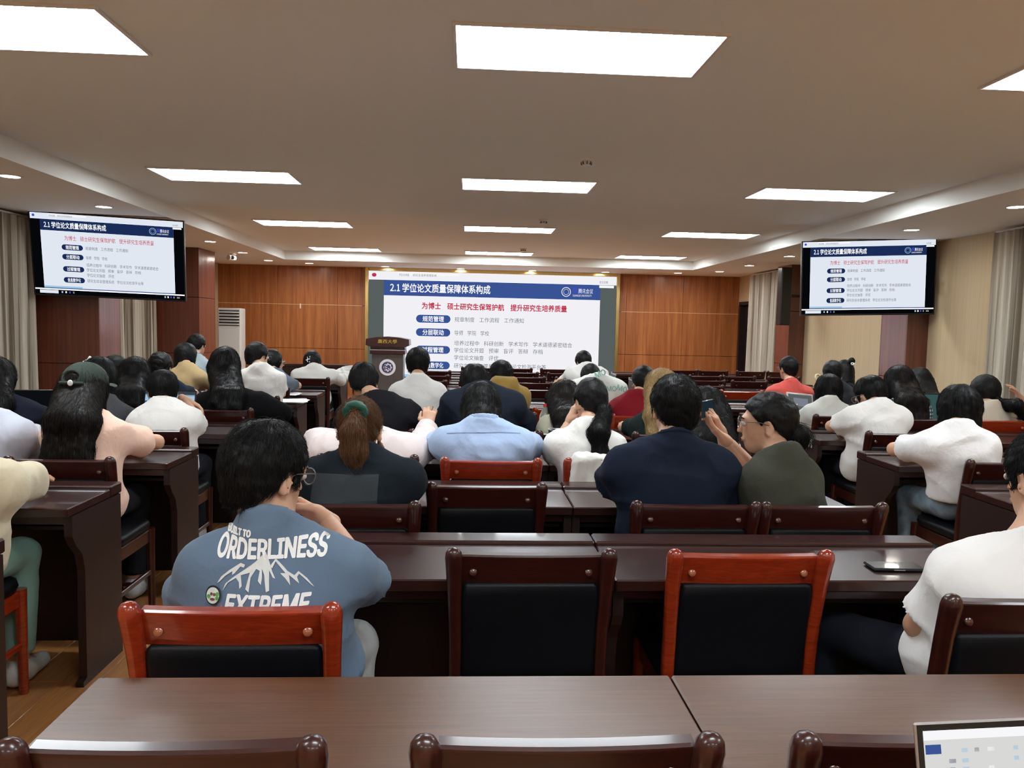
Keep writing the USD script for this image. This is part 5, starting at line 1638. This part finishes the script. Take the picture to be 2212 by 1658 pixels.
tag(obj('paper_sheet', box(-.1, .1, -.14, .14, .0, .0012), M['paper'], None), 'white paper sheet on the desk left of the kraft notebook', 'paper')
UsdGeom.Xformable(stage.GetPrimAtPath('/World/paper_sheet')).AddTranslateOp().Set(Gf.Vec3d(*map(float, on_desk(1150, 938, .762))))
for k, (u, v, y, lab) in enumerate(((625, 853, 7.2, 'white papers at the elbow of the man with black glasses'), (610, 832, 7.9, 'white papers beyond the man with black glasses'))):
    t = thing('paper_stack', lab, 'paper', at(u + 12, v, y) * [1, 1, 0] + [0, 0, .774])
    for q in range(3):
        obj('sheet', place(box(-.11, .11, -.15, .15, q * .003, q * .003 + .002), (0, 0, 0), rotxyz(0, 0, q * .12)), M['paper'], t)


# white jacket over the chair, coat on a desk
def draped(label, name, cat_, hi, pts, col, thick=.02, seed=2, amp=.02, loc=None):
    g = Field(np.min([p[0] for p in pts], 0) - .15, np.max([p[1] for p in pts], 0) + .15, .008)
    for a, b, ra, rb in pts:
        g.cone(a, b, ra, rb, .03)
    V, F = folds(*g.mesh(), amp, seed, (9, 9, 5))
    return V, F


t = thing('jacket', 'white jacket hung over the red brown chair back', 'jacket', (.71, 3.68, 0))
g = Field((-.30, -.14, .45), (.30, .14, .98), .0075)
for x in np.linspace(-.17, .17, 9):
    zt = .875 + .006 * math.sin(x * 30)
    g.cone((x, -.01, zt), (x * 1.02, -.045, .62 + .03 * math.sin(x * 25)), .022, .017, .02)
    g.cone((x, .01, zt), (x * 1.0, .045, .68), .022, .015, .02)
for s in (-1, 1):
    g.cone((s * .17, -.02, .86), (s * .235, -.03, .60), .03, .026, .03)
    g.cone((s * .235, -.03, .60), (s * .215, -.02, .53), .026, .022, .02)
g.D = np.maximum(g.D, -(np.maximum(np.abs(g.ax[0][:, None, None]) - .6, np.maximum(np.abs(g.ax[1][None, :, None]) - .021, g.ax[2][None, None, :] - .868))))
V, F = folds(*g.mesh(), .012, 8, (11, 9, 4))
obj('cloth', (V, F), cloth('cloth_offwhite', (.68, .67, .63)), t, smooth=True)
obj('drawcord', tube([(.11, -.075, .80), (.115, -.08, .74), (.10, -.085, .70)], .003), M['print_white'], t)
t = thing('coat', 'crumpled white coat lying on the desk left of the lectern', 'coat', at(738, 832, 9.8) * [1, 1, 0] + [0, 0, .775])
g = Field((-.3, -.2, -.03), (.35, .25, .3), .012)
for a, b, r0, r1 in (((-.2, 0, .03), (.1, .02, .12), .05, .07), ((.1, .02, .12), (.22, 0, .05), .07, .05), ((.0, -.06, .04), (.2, -.05, .04), .05, .05), ((-.15, .05, .03), (.15, .08, .05), .05, .06)):
    g.cone(a, b, r0, r1, .04)
g.plane((0, 0, .0), (0, 0, -1))
obj('cloth', folds(*g.mesh(), .022, 5, (12, 12, 12)), cloth('cloth_offwhite', (.68, .67, .63)), t, smooth=True)
# tablet of the bob haired woman, sticker, roll of tape
t = thing('tablet', 'white framed tablet with a grey picture held by the bob haired woman', 'tablet', at(1728, 870, 6.4))
Rt = rotxyz(-.35, 0, 0) @ rotxyz(0, .06, .1)
obj('case', place(box(-.12, .12, -.004, .004, -.085, .085, .003), (0, 0, 0), Rt), M['white_plastic'], t)
obj('screen', place(box(-.105, .105, -.0055, -.004, -.07, .07), (0, 0, 0), Rt), M['screen_grey'], t)
obj('picture', place(box(-.06, .07, -.0065, -.0055, -.03, .04), (0, 0, 0), Rt), M['screen_text'], t)
t = thing('desk_sticker', 'small white label stuck on the desk end in front of glasses man', 'label', (2.437, 5.34, .722))
obj('paper', box(-.0015, 0, -.028, .028, -.03, .03), M['paper'], t)
obj('printed_lines', cat(*[box(-.0022, -.0015, -.018, .018, z, z + .003) for z in (-.018, -.008, .004)]), M['tumbler_grey'], t)
t = thing('tape_roll', 'small pale yellow tape roll on a desk near the grey T-shirt', 'tape', at(1767, 815, 8.4))
pmat('tape_yellow', (.66, .58, .36), .5)
obj('tape', place(torus(.035, .011, 22, 8), (0, 0, .0), rotxyz(1.3, 0, .3)), M['tape_yellow'], t, smooth=True)
obj('core', place(torus(.026, .004, 20, 6), (0, 0, .0), rotxyz(1.3, 0, .3)), M['kraft'], t, smooth=True)
